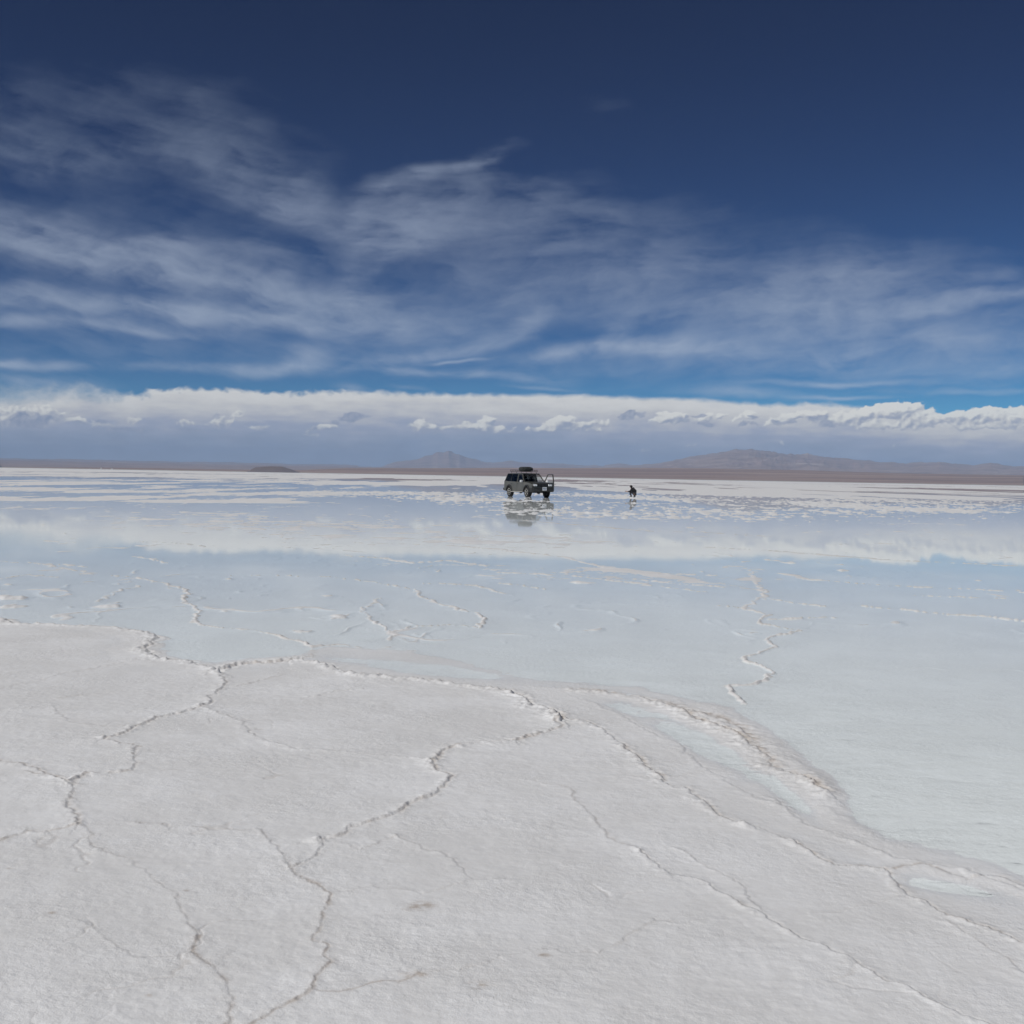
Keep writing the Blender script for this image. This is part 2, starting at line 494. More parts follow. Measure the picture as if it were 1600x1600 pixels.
# level of the salt above the water, metres
n_big = fbm(GX / 9.0, GY / 9.0, 4, 0.5, seed=210)
n_mid = fbm(GX / 1.6, GY / 1.6, 5, 0.55, seed=220)
n_sml = fbm(GX / 0.22, GY / 0.22, 4, 0.6, seed=230)
far = sstep(20, 60, DD)
lev = np.where(sdist > 0, 0.0015 + 0.013 * sstep(0, 2.2, sdist), 0.0005 - 0.0035 * sstep(0, 0.12, -sdist) - 0.012 * sstep(0.0, 2.5, -sdist))
lev = lev * (1 - sstep(22, 40, DD)) + (-0.018) * sstep(22, 40, DD)

def zone(px, py, sx, sy, amp, rot=0.0):
    c, s = math.cos(R(rot)), math.sin(R(rot))
    a = ((PU - px) * c + (PV - py) * s) / sx
    b = (-(PU - px) * s + (PV - py) * c) / sy
    return amp * np.exp(-(a * a + b * b))

z = np.zeros_like(GX)
# damp hollow behind the brown crust, right of centre
dip = zone(1110, 1165, 170, 20, 1.0, 29) + zone(1010, 1112, 110, 14, 0.7, 16) + zone(1450, 1380, 120, 14, 0.6, 10) + zone(1235, 1245, 60, 14, 0.45, 32)
dip += zone(650, 1045, 120, 9, 0.8, 6) + zone(330, 1028, 80, 8, 0.0, 4)
z -= dip * (0.0085 + 0.010 * n_mid + 0.006 * n_sml)
z += (zone(1170, 1140, 70, 12, .007, 30) + zone(1240, 1195, 70, 14, .009, 38) + zone(1292, 1245, 40, 22, .010, 50) + zone(1330, 1290, 60, 12, .006, 25)) * (1 + 1.2 * n_sml)
# shallows where the crust nearly reaches the surface
sh_rows = [(170, 905, 220, 16, .020, 3), (90, 880, 120, 8, .022, 2), (330, 815, 480, 22, .020, 1.5), (700, 848, 330, 16, .020, 2),
           (870, 872, 210, 9, .010, 9), (620, 800, 400, 10, .010, 1), (980, 900, 260, 10, .020, 4), (1180, 935, 60, 26, .006, 60), (1240, 905, 300, 8, .016, 3),
           (1000, 828, 500, 6, .012, 2.2), (1400, 868, 300, 5, .018, 2.5), (230, 785, 300, 4, .030, 1.6), 
           (1120, 1105, 40, 18, .016, 30), (960, 1075, 120, 8, .010, 8), (130, 955, 160, 9, .012, 4)]
for q in sh_rows:
    z += zone(*q[:4], q[4] * 0.30, q[5]) * (1 + 1.6 * n_mid)
z += (n_big * 0.007 + n_mid * 0.0065) * (0.25 + 0.75 * far) * np.where(sdist > 0, 0.6, 1.0)

# thin-film shallows, left and centre, middle distance: crust and brine in a fine mottle
mott = fbm(GX / 0.8, GY / 1.5, 5, 0.66, seed=225) + 0.7 * fbm(GX / 6.0, GY / 14.0, 4, 0.55, seed=226)
shal = zone(1280, 858, 330, 12, .55, 2) + zone(1050, 838, 260, 10, .6, 2) + zone(150, 800, 330, 16, 1.0, 1.3) + zone(420, 830, 330, 22, .9, 2) + zone(760, 838, 260, 18, .8, 3) + zone(90, 850, 160, 16, .8, 2) + zone(110, 895, 150, 12, .9, 5) + zone(900, 880, 170, 8, .55, 8) + zone(1185, 925, 60, 26, .35, 60) + zone(1000, 905, 260, 9, .7, 4) + zone(720, 880, 200, 9, .5, 4)
shal = np.clip(shal, 0, 1)
z += shal * (0.0084 + 0.0185 * mott)
# speckled crust: flakes that just break the surface, in drifts
sp = np.zeros_like(GX)
for q in [(1000, 776, 420, 12, 1.0, 1), (1420, 795, 300, 20, 1.0, 1.2), (1120, 805, 260, 14, .85, 1.5), (860, 798, 160, 9, .9, 1.2), (620, 772, 160, 6, .75, 1),
          (440, 768, 120, 9, .8, 1), (720, 785, 100, 9, .55, 1), (330, 772, 100, 5, .5, 1), (1300, 775, 260, 12, .95, 1), (1560, 830, 120, 10, .6, 1), (930, 806, 120, 8, .6, 1)]:
    sp += zone(*q[:4], q[4], q[5])
sp = np.clip(sp, 0, 1.15)
flake = fbm(GX / 0.62, GY / 1.5, 4, 0.6, seed=240)
drift = fbm(GX / 14, GY / 22, 3, 0.5, seed=250)
fl_h = (flake * 1.0 + drift * 0.50) * 0.16 - 0.108 + 0.074 * sp
fl_on = sstep(0.10, 0.45, sp)
base = lev + z
spk = np.where(fl_on > 0, np.maximum(base, base * (1 - fl_on) + fl_on * fl_h), base)
base = spk
# stray flakes nearer, thin lines of crust everywhere in the flooded part
stray = fbm(GX / 0.55, GY / 0.9, 4, 0.55, seed=260)
clus = fbm(GX / 3.5, GY / 6.0, 3, 0.5, seed=265)
amt = np.where(sdist < -0.4, 1.0, 0.0) * sstep(7.0, 11.0, DD) * (1 - sstep(60, 80, DD))
base = np.maximum(base, np.where(amt > 0, (stray + 0.45 * clus - 0.555) * 0.10 * amt + (1 - amt) * -1, -1))
# lacework: broken crests of old polygon rims standing in the brine
lw1 = np.abs(fbm(GX / 5.0 + n_mid * 0.05, GY / 6.5, 4, 0.55, seed=261)); lw2 = np.abs(fbm(GX / 2.6 + 4, GY / 4.2 + n_mid * 0.06, 4, 0.55, seed=262))
lmask = sstep(-0.25, 0.30, clus + 0.6 * stray); lwid = 0.012 + 0.0006 * np.minimum(DD, 60)
lw3 = np.abs(fbm(GX / 1.6 + 9, GY / 1.3 + n_mid * 0.1, 4, 0.55, seed=263))
streak = np.exp(-(lw3 / (lwid * 1.3)) ** 2) * np.clip(zone(650, 885, 300, 14, 1, 4) + zone(1050, 905, 260, 14, 1, 4) + zone(1400, 905, 260, 14, .8, 3) + zone(200, 880, 200, 12, .6, 2), 0, 1)
lace = np.maximum(np.exp(-(lw1 / lwid) ** 2), 0.8 * np.exp(-(lw2 / (lwid * 1.2)) ** 2)) * lmask
base = np.where(amt > 0, np.maximum(base, -0.014 + 0.021 * lace * amt * (0.8 + 0.5 * stray)), base)
base = np.where(amt > 0, np.maximum(base, -0.012 + 0.0165 * streak * (1 + 0.6 * stray)), base)
# the dry white flat beyond, with a few slate pools lying in it
pool_n = fbm(GX / 60, GY / 420, 4, 0.55, seed=270)
pool_s = fbm(GX / 9, GY / 60, 4, 0.55, seed=275)
beyond = sstep(118, 165, DD + pool_n * 60)
lx = sstep(560, 200, PU)                       # pools reach further out on the left
beyond = beyond * (1 - lx) + lx * sstep(260, 420, DD + pool_n * 160)
pool = 0.055 * sstep(-0.15, 0.35, pool_n + 0.5 * pool_s + 0.10 + 0.35 * sstep(300, 900, DD)) - 0.018
base = base * (1 - beyond) + beyond * pool
lz = sstep(640, 380, PU) * sstep(60, 68, DD) * (1 - sstep(260, 520, DD))
ln = fbm(GX / 4.5, GY / 26, 5, 0.58, seed=280) * 0.10 + fbm(GX / 30, GY / 160, 3, 0.5, seed=285) * 0.08
bias = np.interp(PV - (PU - 200) * 0.0178, [742, 748, 752, 757, 762, 768, 773, 778, 783, 787, 790], [.03, .012, -.02, .0, -.012, .006, -.03, -.012, .015, .008, -.02])
base = base * (1 - lz) + lz * np.clip(ln + bias + flake * 0.036, -0.03, 0.03)
strip = zone(100, 784, 300, 3.0, .02, 1.3) * 0 + zone(1130, 788, 120, 1.2, .05, 4) + zone(850, 783, 260, 0.9, .05, 1.2)
base = base + strip * (0.35 + 1.6 * flake)
base = base - zone(1180, 783, 90, 4, .05, 1) * (1 + 0.5 * pool_s)

# ---- pressure ridges and cracks traced on the photograph, carried to the ground
# each: (points, width m, height m, brown stain, kind) - kind 0 raised overthrust, 1 crack, 2 low crest in the water
RIDGES = [
 ([(-60,966),(0,967),(25,975),(75,976),(165,980),(220,987),(247,997),(225,1015),(245,1030),(295,1035),(320,1045),(345,1052)], .030,.026,.55,0),
 ([(347,1047),(370,1040),(415,1036),(460,1032),(500,1037),(520,1045),(540,1054),(590,1059),(645,1064),(700,1070),(750,1076),(800,1084),(825,1095),(832,1107),(860,1110),(875,1127)], .032,.032,.75,0),
 ([(875,1127),(915,1131),(950,1150),(985,1175),(1015,1205),(1040,1227),(1070,1232),(1095,1255),(1125,1277),(1160,1290)], .020,.016,.7,0),
 ([(1160,1290),(1200,1300),(1245,1320)], .014,.006,.3,1),
 ([(345,1052),(350,1064),(350,1074),(335,1085),(325,1100),(320,1107),(290,1115),(250,1125),(225,1135),(190,1148),(165,1160)], .018,.014,.55,0),
 ([(165,1160),(185,1168),(215,1172),(205,1185),(215,1195),(208,1207),(170,1212),(135,1213),(115,1225),(110,1240),(105,1265),(118,1280),(113,1297)], .016,.009,.7,0),
 ([(113,1297),(75,1305),(40,1303),(20,1312),(-30,1328)], .012,.007,.6,1),
 ([(113,1297),(135,1299),(142,1312),(150,1330)], .010,.004,.4,1),
 ([(-40,1185),(0,1192),(35,1200),(60,1207),(105,1227),(115,1223)], .014,.008,.7,0),
 ([(40,1213),(80,1217),(104,1226)], .010,.005,.6,1),
 ([(135,1213),(170,1216),(230,1212),(285,1207)], .010,.003,.5,1),
 ([(320,1107),(355,1120),(380,1135),(390,1148),(420,1162),(460,1172),(520,1178),(600,1183),(668,1192)], .016,.007,.4,0),
 ([(875,1127),(868,1138),(835,1152),(800,1162),(760,1164),(710,1170),(690,1180),(675,1195),(680,1208),(705,1215),(695,1232),(680,1245),(640,1258),(620,1275),(585,1285),(545,1300),(525,1313),(500,1318)], .016,.013,.7,0),
 ([(500,1318),(505,1340),(490,1348),(452,1361)], .012,.009,.8,0),
 ([(452,1361),(440,1340),(425,1315),(410,1302),(380,1302),(340,1300),(300,1297),(250,1292),(215,1288)], .011,.005,.5,1),
 ([(452,1361),(465,1375),(485,1385),(510,1402),(512,1420),(505,1440),(490,1465),(485,1478),(515,1485),(510,1500),(520,1510),(497,1530),(490,1552),(445,1580),(400,1602),(360,1640)], .009,.004,.75,1),
 ([(490,1553),(540,1555),(580,1545),(620,1542),(650,1530)], .008,.002,.7,1),
 ([(305,1470),(308,1500),(330,1520),(345,1540),(360,1565),(355,1600),(345,1640)], .010,.003,.7,1),
 ([(-20,1114),(0,1112),(80,1108),(92,1116),(110,1130),(150,1137),(200,1140)], .014,.005,.35,1),
 ([(100,1092),(130,1088),(200,1082),(310,1076),(345,1078)], .012,.005,.35,1),
 ([(347,1077),(400,1068),(440,1055)], .012,.005,.35,1),
 ([(485,1092),(540,1080),(600,1077)], .014,.006,.3,1),
 ([(0,1080),(60,1065),(140,1045),(220,1030)], .014,.004,.3,1),
 ([(820,1222),(850,1228),(890,1235),(905,1255),(925,1275),(930,1290),(960,1320),(990,1330)], .010,.004,.5,1),
 ([(990,1330),(1015,1345),(1050,1370),(1085,1377),(1110,1388),(1140,1405),(1165,1420),(1200,1435),(1230,1460),(1270,1478),(1310,1495),(1350,1515),(1380,1535),(1420,1545),(1460,1570),(1500,1590),(1560,1612),(1640,1650)], .010,.010,.55,0),
 ([(1060,1330),(1110,1355),(1145,1375),(1165,1400),(1190,1424)], .008,.005,.4,0),
 ([(1245,1320),(1280,1340),(1300,1352),(1350,1355),(1385,1360),(1400,1375),(1420,1400),(1450,1412),(1480,1432),(1530,1450),(1570,1465),(1610,1482),(1680,1510)], .013,.014,.8,0),
 ([(1400,1360),(1440,1352),(1480,1368),(1510,1375),(1530,1367),(1560,1370),(1600,1385),(1660,1405)], .014,.007,.75,0),
 ([(1270,1428),(1330,1422),(1380,1415),(1420,1405)], .010,.004,.3,1),
 ([(1020,1440),(1070,1448),(1110,1440),(1180,1432)], .009,.004,.3,1),
 ([(1480,1440),(1530,1475),(1560,1490),(1600,1518),(1660,1550)], .009,.005,.4,1),
 ([(620,1310),(660,1330),(700,1345),(740,1380),(800,1378)], .010,.004,.3,1),
 ([(1210,1250),(1260,1290),(1330,1312),(1400,1340),(1500,1360),(1600,1392)], .016,.008,.25,0),
 ([(900,1090),(960,1110),(1010,1140),(1060,1165),(1100,1200),(1160,1235),(1230,1265)], .018,.006,.2,0),
 ([(955,1214),(1000,1216),(1050,1215),(1110,1208)], .012,.004,.3,1),
 ([(150,1330),(190,1345),(235,1372),(270,1400),(290,1440),(305,1470)], .009,.003,.4,1),
 ([(500,1318),(560,1330),(620,1310)], .009,.004,.35,1),
 ([(650,1530),(720,1525),(780,1500),(850,1490),(930,1500),(1020,1440)], .009,.003,.35,1),
 ([(510,1402),(580,1390),(660,1400),(740,1380)], .008,.003,.3,1),
 ([(0,1450),(60,1440),(130,1450),(220,1500),(308,1500)], .008,.003,.3,1),
 ([(668,1192),(676,1196)], .010,.005,.4,0),
 # brown crust along the water on the right
 ([(900,1078),(950,1082),(1000,1092),(1050,1106),(1085,1124),(1130,1140),(1170,1160),(1190,1178),(1200,1192),(1206,1202),(1250,1214),(1285,1238)], .034,.022,1.0,0),
 ([(1040,1100),(1075,1112),(1120,1122),(1160,1142),(1185,1165)], .040,.012,.9,0),
 # crests standing in the water
 ([(60,880),(145,897),(210,902),(260,912),(295,922),(287,940),(310,952),(302,972),(330,980),(380,982),(425,990),(460,1000),(490,1010),(502,1008)], .055,.040,.30,2),
 ([(490,1010),(490,1024),(470,1030),(440,1034)], .045,.030,.5,2),
 ([(502,1008),(530,1008),(580,1014),(615,1010)], .05,.030,.35,2),
 ([(-40,874),(50,880),(100,882),(145,887)], .07,.040,.25,2),
 ([(0,905),(40,898),(90,902)], .07,.036,.2,2),
 ([(150,940),(180,925),(200,920),(215,915)], .05,.036,.1,2),
 ([(350,900),(400,899),(500,900),(550,905),(610,914),(650,922),(665,935),(700,947),(740,957),(760,967),(745,980),(700,976),(645,980),(615,987),(610,1000)], .050,.041,.35,2),
 ([(590,935),(565,955),(580,970),(600,980),(615,988)], .04,.036,.1,2),
 ([(640,912),(700,912),(750,916),(785,927)], .05,.041,.2,2),
 ([(1120,945),(1160,950),(1200,960),(1185,975),(1255,985),(1195,997),(1215,1010),(1175,1022),(1160,1027),(1205,1050),(1200,1064),(1135,1072),(1160,1100)], .042,.044,.30,2),
 ([(1170,890),(1185,915),(1200,925),(1180,940),(1165,950)], .08,.036,.15,2),
 ([(1190,935),(1240,942),(1290,947)], .05,.046,.05,2),
 ([(1200,968),(1260,965),(1306,965)], .05,.044,.05,2),
 ([(1350,947),(1392,951)], .05,.050,.0,2),
 ([(1405,951),(1450,957),(1490,960),(1550,964),(1600,970),(1680,976)], .05,.052,.0,2),
 ([(1420,930),(1480,932),(1575,935)], .06,.046,.05,2),
 ([(1260,905),(1310,909),(1375,914),(1500,920),(1600,925),(1700,930)], .07,.048,.1,2),
 ([(780,911),(850,920)], .06,.046,.05,2),
 ([(780,894),(900,900),(1025,915),(1100,925)], .07,.044,.2,2),
 ([(990,905),(1060,912),(1140,918)], .07,.044,.1,2),
 ([(780,860),(830,864),(880,870),(915,880),(950,887),(1000,892),(1050,897),(1120,899)], .09,.044,.15,2),
 ([(560,848),(700,852),(800,860)], .12,.040,.3,2),
 ([(220,846),(270,848),(330,855)], .08,.046,.1,2),
 ([(210,869),(230,873),(258,879)], .06,.046,.0,2),
 ([(540,868),(600,872),(640,880),(700,876),(760,884)], .09,.046,.05,2),
 ([(70,845),(110,848)], .09,.046,.0,2),
 ([(800,812),(900,820),(1000,829),(1100,832),(1200,838)], .22,.036,.5,2),
 ([(880,895),(940,889),(1010,893),(1090,905)], .08,.040,.2,2),
 ([(380,818),(470,822),(560,823)], .25,.034,.5,2),
 ([(1390,875),(1500,880),(1600,885),(1700,890)], .14,.042,.2,2),
 ([(1100,855),(1200,860),(1300,868),(1400,876)], .16,.044,.4,2),
]
rh = np.zeros_like(GX); stain = np.zeros_like(GX); crest = np.full_like(GX, -9.0); skirt = np.zeros_like(GX)
jit = np.minimum(DD, 40) / 6.0
j1 = fbm(GX / 0.34, GY / 0.34, 4, 0.6, seed=300); j2 = fbm(GX / 0.34 + 7, GY / 0.34 + 3, 4, 0.6, seed=310)
jf1 = fbm(GX / 0.08, GY / 0.08, 3, 0.6, seed=320); jf2 = fbm(GX / 0.08 + 3, GY / 0.08 + 6, 3, 0.6, seed=330)
brk = fbm(GX / 0.55, GY / 0.55, 4, 0.6, seed=340)
brk2 = fbm(GX / 0.07, GY / 0.07, 3, 0.6, seed=350)
JX = GX + j1 * 0.050 * jit + jf1 * 0.020 * jit ** 0.6
JY = GY + j2 * 0.075 * jit + jf2 * 0.026 * jit ** 0.6
front = np.cos(AAs) > 0.8
for pts, w, h, st, kd in RIDGES:
    P = [ground(*p) for p in pts]
    reach = 11 * w
    best = np.full(GX.shape, 1e9, np.float32); sgn = np.zeros(GX.shape, np.float32)
    for a, b in zip(P[:-1], P[1:]):
        x0, x1 = min(a.x, b.x) - reach - .3 * 2, max(a.x, b.x) + reach + .6
        y0, y1 = min(a.y, b.y) - reach - .6, max(a.y, b.y) + reach + .6
        # row and column window of the polar grid
        rmin = max(0.1, y0); rmax = math.hypot(max(abs(x0), abs(x1)), y1)
        i0, i1 = np.searchsorted(RR, rmin), np.searchsorted(RR, rmax) + 1
        az = [math.atan2(x, y) for x in (x0, x1) for y in (max(y0, .5), y1)]
        k0, k1 = np.searchsorted(fine_az, min(az)), np.searchsorted(fine_az, max(az))
        if k1 <= k0 or i1 <= i0: continue
        sl = (slice(i0, i1), slice(k0, k1))
        X = JX[sl]; Y = JY[sl]
        ex, ey = b.x - a.x, b.y - a.y
        L2 = ex * ex + ey * ey
        t = np.clip(((X - a.x) * ex + (Y - a.y) * ey) / L2, 0, 1)
        qx = X - (a.x + ex * t); qy = Y - (a.y + ey * t)
        d = np.hypot(qx, qy)
        bb = best[sl]
        m_ = d < bb
        bb[m_] = d[m_]
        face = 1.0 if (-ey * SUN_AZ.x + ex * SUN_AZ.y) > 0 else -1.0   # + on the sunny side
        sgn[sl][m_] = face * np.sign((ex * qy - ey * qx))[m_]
    on = best < reach
    if not on.any(): continue
    d = best[on]; s = sgn[on]; B = brk[on]; B2 = brk2[on]
    am = np.clip(0.75 + 1.0 * B + 0.5 * B2, 0.0, 1.6)
    if kd == 2:
        w = w * 0.62
        e = np.exp(-(d / w) ** 2) * np.clip(0.92 + 0.5 * B + 0.35 * B2, 0, 1.25)
        crest[on] = np.maximum(crest[on], -0.014 + (0.0200 + (h - 0.036) * 0.55) * 1.12 * e)
        skirt[on] = np.maximum(skirt[on], np.exp(-(d / (w * 6.5)) ** 2) * np.clip(0.9 + 0.9 * B, 0, 1.4))
        stain[on] = np.maximum(stain[on], st * 0.9 * np.exp(-(d / (w * 1.5)) ** 2) * am)
    else:
        ds = d * s                                  # one plate rides over the other
        w = w * 1.6
        am = np.clip(0.80 + 0.7 * B + 0.4 * B2, 0.25, 1.5)
        bump = np.exp(-((ds - 0.3 * w) / (w * 1.7)) ** 2) * h * 0.46 * am * np.clip(1 + 1.5 * B2, .1, 2.4)
        step = np.where(s > 0, np.exp(-d / (w * 5.0)), 0.0) * h * 0.34
        groove = np.exp(-((ds + 0.30 * w) / (w * 0.45)) ** 2) * h * 0.30 * am
        rh[on] += (bump + step - groove) * (1 - sstep(reach * 0.7, reach, d))
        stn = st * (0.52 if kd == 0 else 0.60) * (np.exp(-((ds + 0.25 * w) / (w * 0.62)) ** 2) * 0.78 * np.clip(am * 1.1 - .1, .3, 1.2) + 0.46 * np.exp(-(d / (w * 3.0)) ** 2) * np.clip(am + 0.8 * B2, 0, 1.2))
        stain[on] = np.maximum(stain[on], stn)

# small lumps of the dry crust
lump = fbm(GX / 0.055, GY / 0.055, 3, 0.55, seed=360)
rough_zone = 0.35 + 0.65 * sstep(-0.25, 0.35, fbm(GX / 1.3, GY / 1.3, 3, 0.5, seed=365))
near = 1 - sstep(9, 16, DD)
dryw = sstep(-0.002, 0.012, base)
Z = base + rh * (1 - sstep(22, 30, DD))
Z = np.where(Z < 0, Z * (1 - 0.65 * np.clip(skirt, 0, 1)), Z) + np.where(skirt > 0, 0.0016 * skirt * n_sml, 0)
Z = np.maximum(Z, np.where(crest > -8, crest, -9))
stain = np.maximum(stain, 0.20 * skirt * (Z < 0.0))
Z += (lump * 0.0026 * rough_zone + n_sml * 0.0034) * near * (0.2 + 0.8 * dryw)
# faint secondary web of hair cracks on the dry crust
wx_ = GX + j1 * 0.10; wy_ = GY + j2 * 0.10
web = np.abs(fbm(wx_ / 0.8, wy_ / 0.8, 3, 0.5, seed=370))
hair = np.exp(-(web / 0.012) ** 2) * sstep(0.05, 0.4, fbm(GX / 0.9, GY / 0.9, 3, 0.5, seed=375)) * near * dryw
Z -= hair * 0.0026
stain = np.maximum(stain, hair * 0.30)
# dirt flecks
fl = fbm(GX / 0.06, GY / 0.045, 3, 0.6, seed=380)
stain = np.maximum(stain, sstep(0.62, 0.80, fl) * 0.5 * near)
for px, py, s_ in ((655, 1423, 26), (752, 1546, 22), (648, 1532, 22), (82, 1433, 8), (12, 1362, 7), (290, 1398, 6), (230, 1563, 8), (850, 1500, 12)):
    stain = np.maximum(stain, zone(px, py, s_, s_ * 0.32, 0.75) * np.clip(0.6 + fl * 1.2 + brk2, 0, 1.4))
# slate film streaks far out
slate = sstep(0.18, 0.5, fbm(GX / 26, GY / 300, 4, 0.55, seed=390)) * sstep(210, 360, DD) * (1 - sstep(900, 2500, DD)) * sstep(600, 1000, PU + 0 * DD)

cols = len(AZ)
def close(a): return np.concatenate([a, a[:, :1]], 1)
V3 = np.stack([close(GX), close(GY), close(Z)], -1)
salt_me = grid_mesh("salt_flat", V3.reshape(-1, 3), len(RR), cols + 1,
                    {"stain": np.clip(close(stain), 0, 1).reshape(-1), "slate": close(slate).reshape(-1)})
salt_o = bpy.data.objects.new("salt_flat", salt_me)
COL.objects.link(salt_o)
tag(salt_o, kind='structure')

mt, n, out = mat("salt_crust")
pos = n.node('ShaderNodeNewGeometry').outputs['Position']
px3, py3, pz3 = n.sep(pos)
stn = F(n, n.node('ShaderNodeAttribute', attribute_name='stain').outputs['Fac'])
slt = F(n, n.node('ShaderNodeAttribute', attribute_name='slate').outputs['Fac'])
g1 = n.noise(pos, 1.1, 4.0, 0.6)
g2 = n.noise(pos, 9.0, 5.0, 0.65)
g3 = n.noise(pos, 90.0, 3.0, 0.6)
colr = n.mix(n.smooth(g1 + (g2 - 0.5) * 0.5, 0.35, 0.70), (0.755, 0.753, 0.748), (0.845, 0.849, 0.853))
colr = n.mix(n.lin(g3, 0.3, 0.7, 0.0, 0.30), colr, (0.73, 0.722, 0.705))
colr = n.mix((n.smooth(stn + (g2 - 0.5) * 0.25 * stn, 0.03, 0.80) * 0.85).clamp(), colr, (0.50, 0.44, 0.385))
wet = n.smooth(pz3, 0.004, -0.002)
colr = n.mix(wet * 0.55, colr, (0.755, 0.792, 0.815))
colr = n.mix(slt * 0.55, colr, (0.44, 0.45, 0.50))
p = n.node('ShaderNodeBsdfPrincipled')
n.put(p.inputs['Base Color'], colr)
n.put(p.inputs['Roughness'], n.lin(wet, 0.0, 1.0, 0.72, 0.34))
n.put(p.inputs['Specular IOR Level'], n.lin(wet, 0.0, 1.0, 0.30, 0.50))
b1 = n.noise(pos, 26.0, 4.0, 0.58)
b2 = n.noise(pos, 170.0, 3.0, 0.6)
patch = n.lin(n.noise(pos, 1.7, 3.0, 0.55), 0.36, 0.66, 0.25, 1.0)
bm = n.node('ShaderNodeBump')
bm.inputs['Distance'].default_value = 0.0125
bm.inputs['Strength'].default_value = 0.62
n.put(bm.inputs['Height'], (b1 + b2 * 0.26) * patch)
n.t.links.new(bm.outputs[0], p.inputs['Normal'])
n.t.links.new(p.outputs[0], out.inputs['Surface'])
salt_me.materials.append(mt)

# ------------------------------------------------------------------ water: a thin brine sheet over the flat
wr = np.concatenate([[2.5], np.geomspace(3, 2600, 70)])
wa = np.linspace(-R(80), R(80), 60)
WA, WR_ = np.meshgrid(wa, wr)
WV = np.stack([np.sin(WA) * WR_, np.cos(WA) * WR_, np.zeros_like(WA)], -1)
wme = grid_mesh("water", WV.reshape(-1, 3), len(wr), len(wa))
wob_o = bpy.data.objects.new("water", wme)
COL.objects.link(wob_o)
tag(wob_o, kind='structure')
mt, n, out = mat("brine")
pos = n.node('ShaderNodeNewGeometry').outputs['Position']
x3, y3, z3 = n.sep(pos)
dcam = n.math('SQRT', x3 * x3 + y3 * y3)
rp = n.noise(n.xyz(x3 * 3.0 + y3 * 1.2, y3 * 8.5 - x3 * 1.4, 0.0), 1.0, 3.0, 0.5, dist=0.6)
rp2 = n.noise(n.xyz(x3 * 0.7, y3 * 1.6, 3.0), 1.0, 2.0, 0.5)
bw = n.node('ShaderNodeBump')
bw.inputs['Distance'].default_value = 0.0027
bw.inputs['Strength'].default_value = 1.0
n.put(bw.inputs['Height'], (rp + rp2 * 0.8) * n.smooth(dcam, 20.0, 5.0, 0.065, 1.0))      # wind ripples only near the shore, calm beyond
fr = n.node('ShaderNodeFresnel'); fr.inputs['IOR'].default_value = 1.36
n.t.links.new(bw.outputs[0], fr.inputs['Normal'])
gl = n.node('ShaderNodeBsdfGlossy')
gl.inputs['Roughness'].default_value = 0.004
gl.inputs['Color'].default_value = (1, 1, 1, 1)
n.t.links.new(bw.outputs[0], gl.inputs['Normal'])
tr = n.node('ShaderNodeBsdfTransparent')
tr.inputs['Color'].default_value = (0.968, 0.985, 0.992, 1)
mx = n.node('ShaderNodeMixShader')
n.put(mx.inputs[0], n.math('POWER', F(n, fr.outputs[0]), 1.95))     # ripples keep a real brine film well under a flat mirror
n.t.links.new(tr.outputs[0], mx.inputs[1]); n.t.links.new(gl.outputs[0], mx.inputs[2])
n.t.links.new(mx.outputs[0], out.inputs['Surface'])
wme.materials.append(mt)

# ------------------------------------------------------------------ plain, hills and far mountain beyond the flat
SHORE_D = 6000.0
def sky_h(px, py, D):
    q = at_dist(px, py, D)
    return q.x / q.y, q.z
def prof(rows, D, tanaz, default):
    a = [sky_h(x, y, D) for x, y in rows]
    return np.interp(tanaz, [q[0] for q in a], [q[1] for q in a], left=default, right=default)
haz = np.concatenate([np.arange(-R(27), R(27), 0.0006), np.linspace(R(27), 2 * np.pi - R(27), 160)])
hrd = np.concatenate([np.linspace(5850, 7000, 22), np.geomspace(7150, 33500, 120)])
HA, HR = np.meshgrid(haz, hrd)
HX = np.sin(HA) * HR; HY = np.cos(HA) * HR
TA = np.where(np.cos(HA) > 0.2, np.tan(np.where(HA > np.pi, HA - 2 * np.pi, HA)), 9.0)
shn = fbm(HX / 900, HY / 900, 4, 0.5, seed=400) * 160
# alluvial plain rising from the shore
PLAIN = [(0, 729.5), (200, 731), (390, 734), (470, 734.5), (540, 731.5), (650, 731.5), (800, 731), (900, 731.5), (960, 731), (1100, 732), (1250, 735), (1400, 740), (1600, 744)]
plain = prof(PLAIN, 9500.0, TA, 30.0)
hz = np.clip(plain, 3.5, None) * sstep(SHORE_D - 20, 9600, HR + shn) ** 1.0 - 3.0 + 3.2 * sstep(SHORE_D - 60, SHORE_D + 40, HR + shn)
def rng_(rows, D, front_w, back_w, default, seed, amp):
    t = prof(rows, D, TA, default)
    x = np.where(HR < D, sstep(D - front_w, D, HR) ** 1.25, sstep(D + back_w, D, HR))
    rid = billow(HX / 1500 + fbm(HX / 3000, HY / 3000, 3, seed=seed + 5) * .6, HY / 1500, 5, 0.55, seed=seed)
    return t * x * (1.0 + amp * (rid - 0.35) * np.clip(1.25 - x, 0, 1) * 1.6) + t * (0.03 * rid + amp * 0.22 * (billow(HX / 420, HY / 420, 4, 0.55, seed=seed + 9) - 0.3)) * x
R1 = [(860, 746), (920, 735), (960, 732), (1000, 729), (1040, 725), (1060, 721), (1075, 719), (1090, 717), (1120, 713), (1135, 710), (1150, 708.5), (1185, 709.5), (1210, 712), (1225, 715), (1240, 716.5), (1262, 715.5), (1280, 718), (1300, 720.5), (1340, 723.5), (1380, 727),
      (1420, 728), (1450, 728), (1468, 726.5), (1490, 730), (1520, 732), (1548, 729.5), (1570, 732.5), (1600, 734), (1700, 742), (1900, 745)]
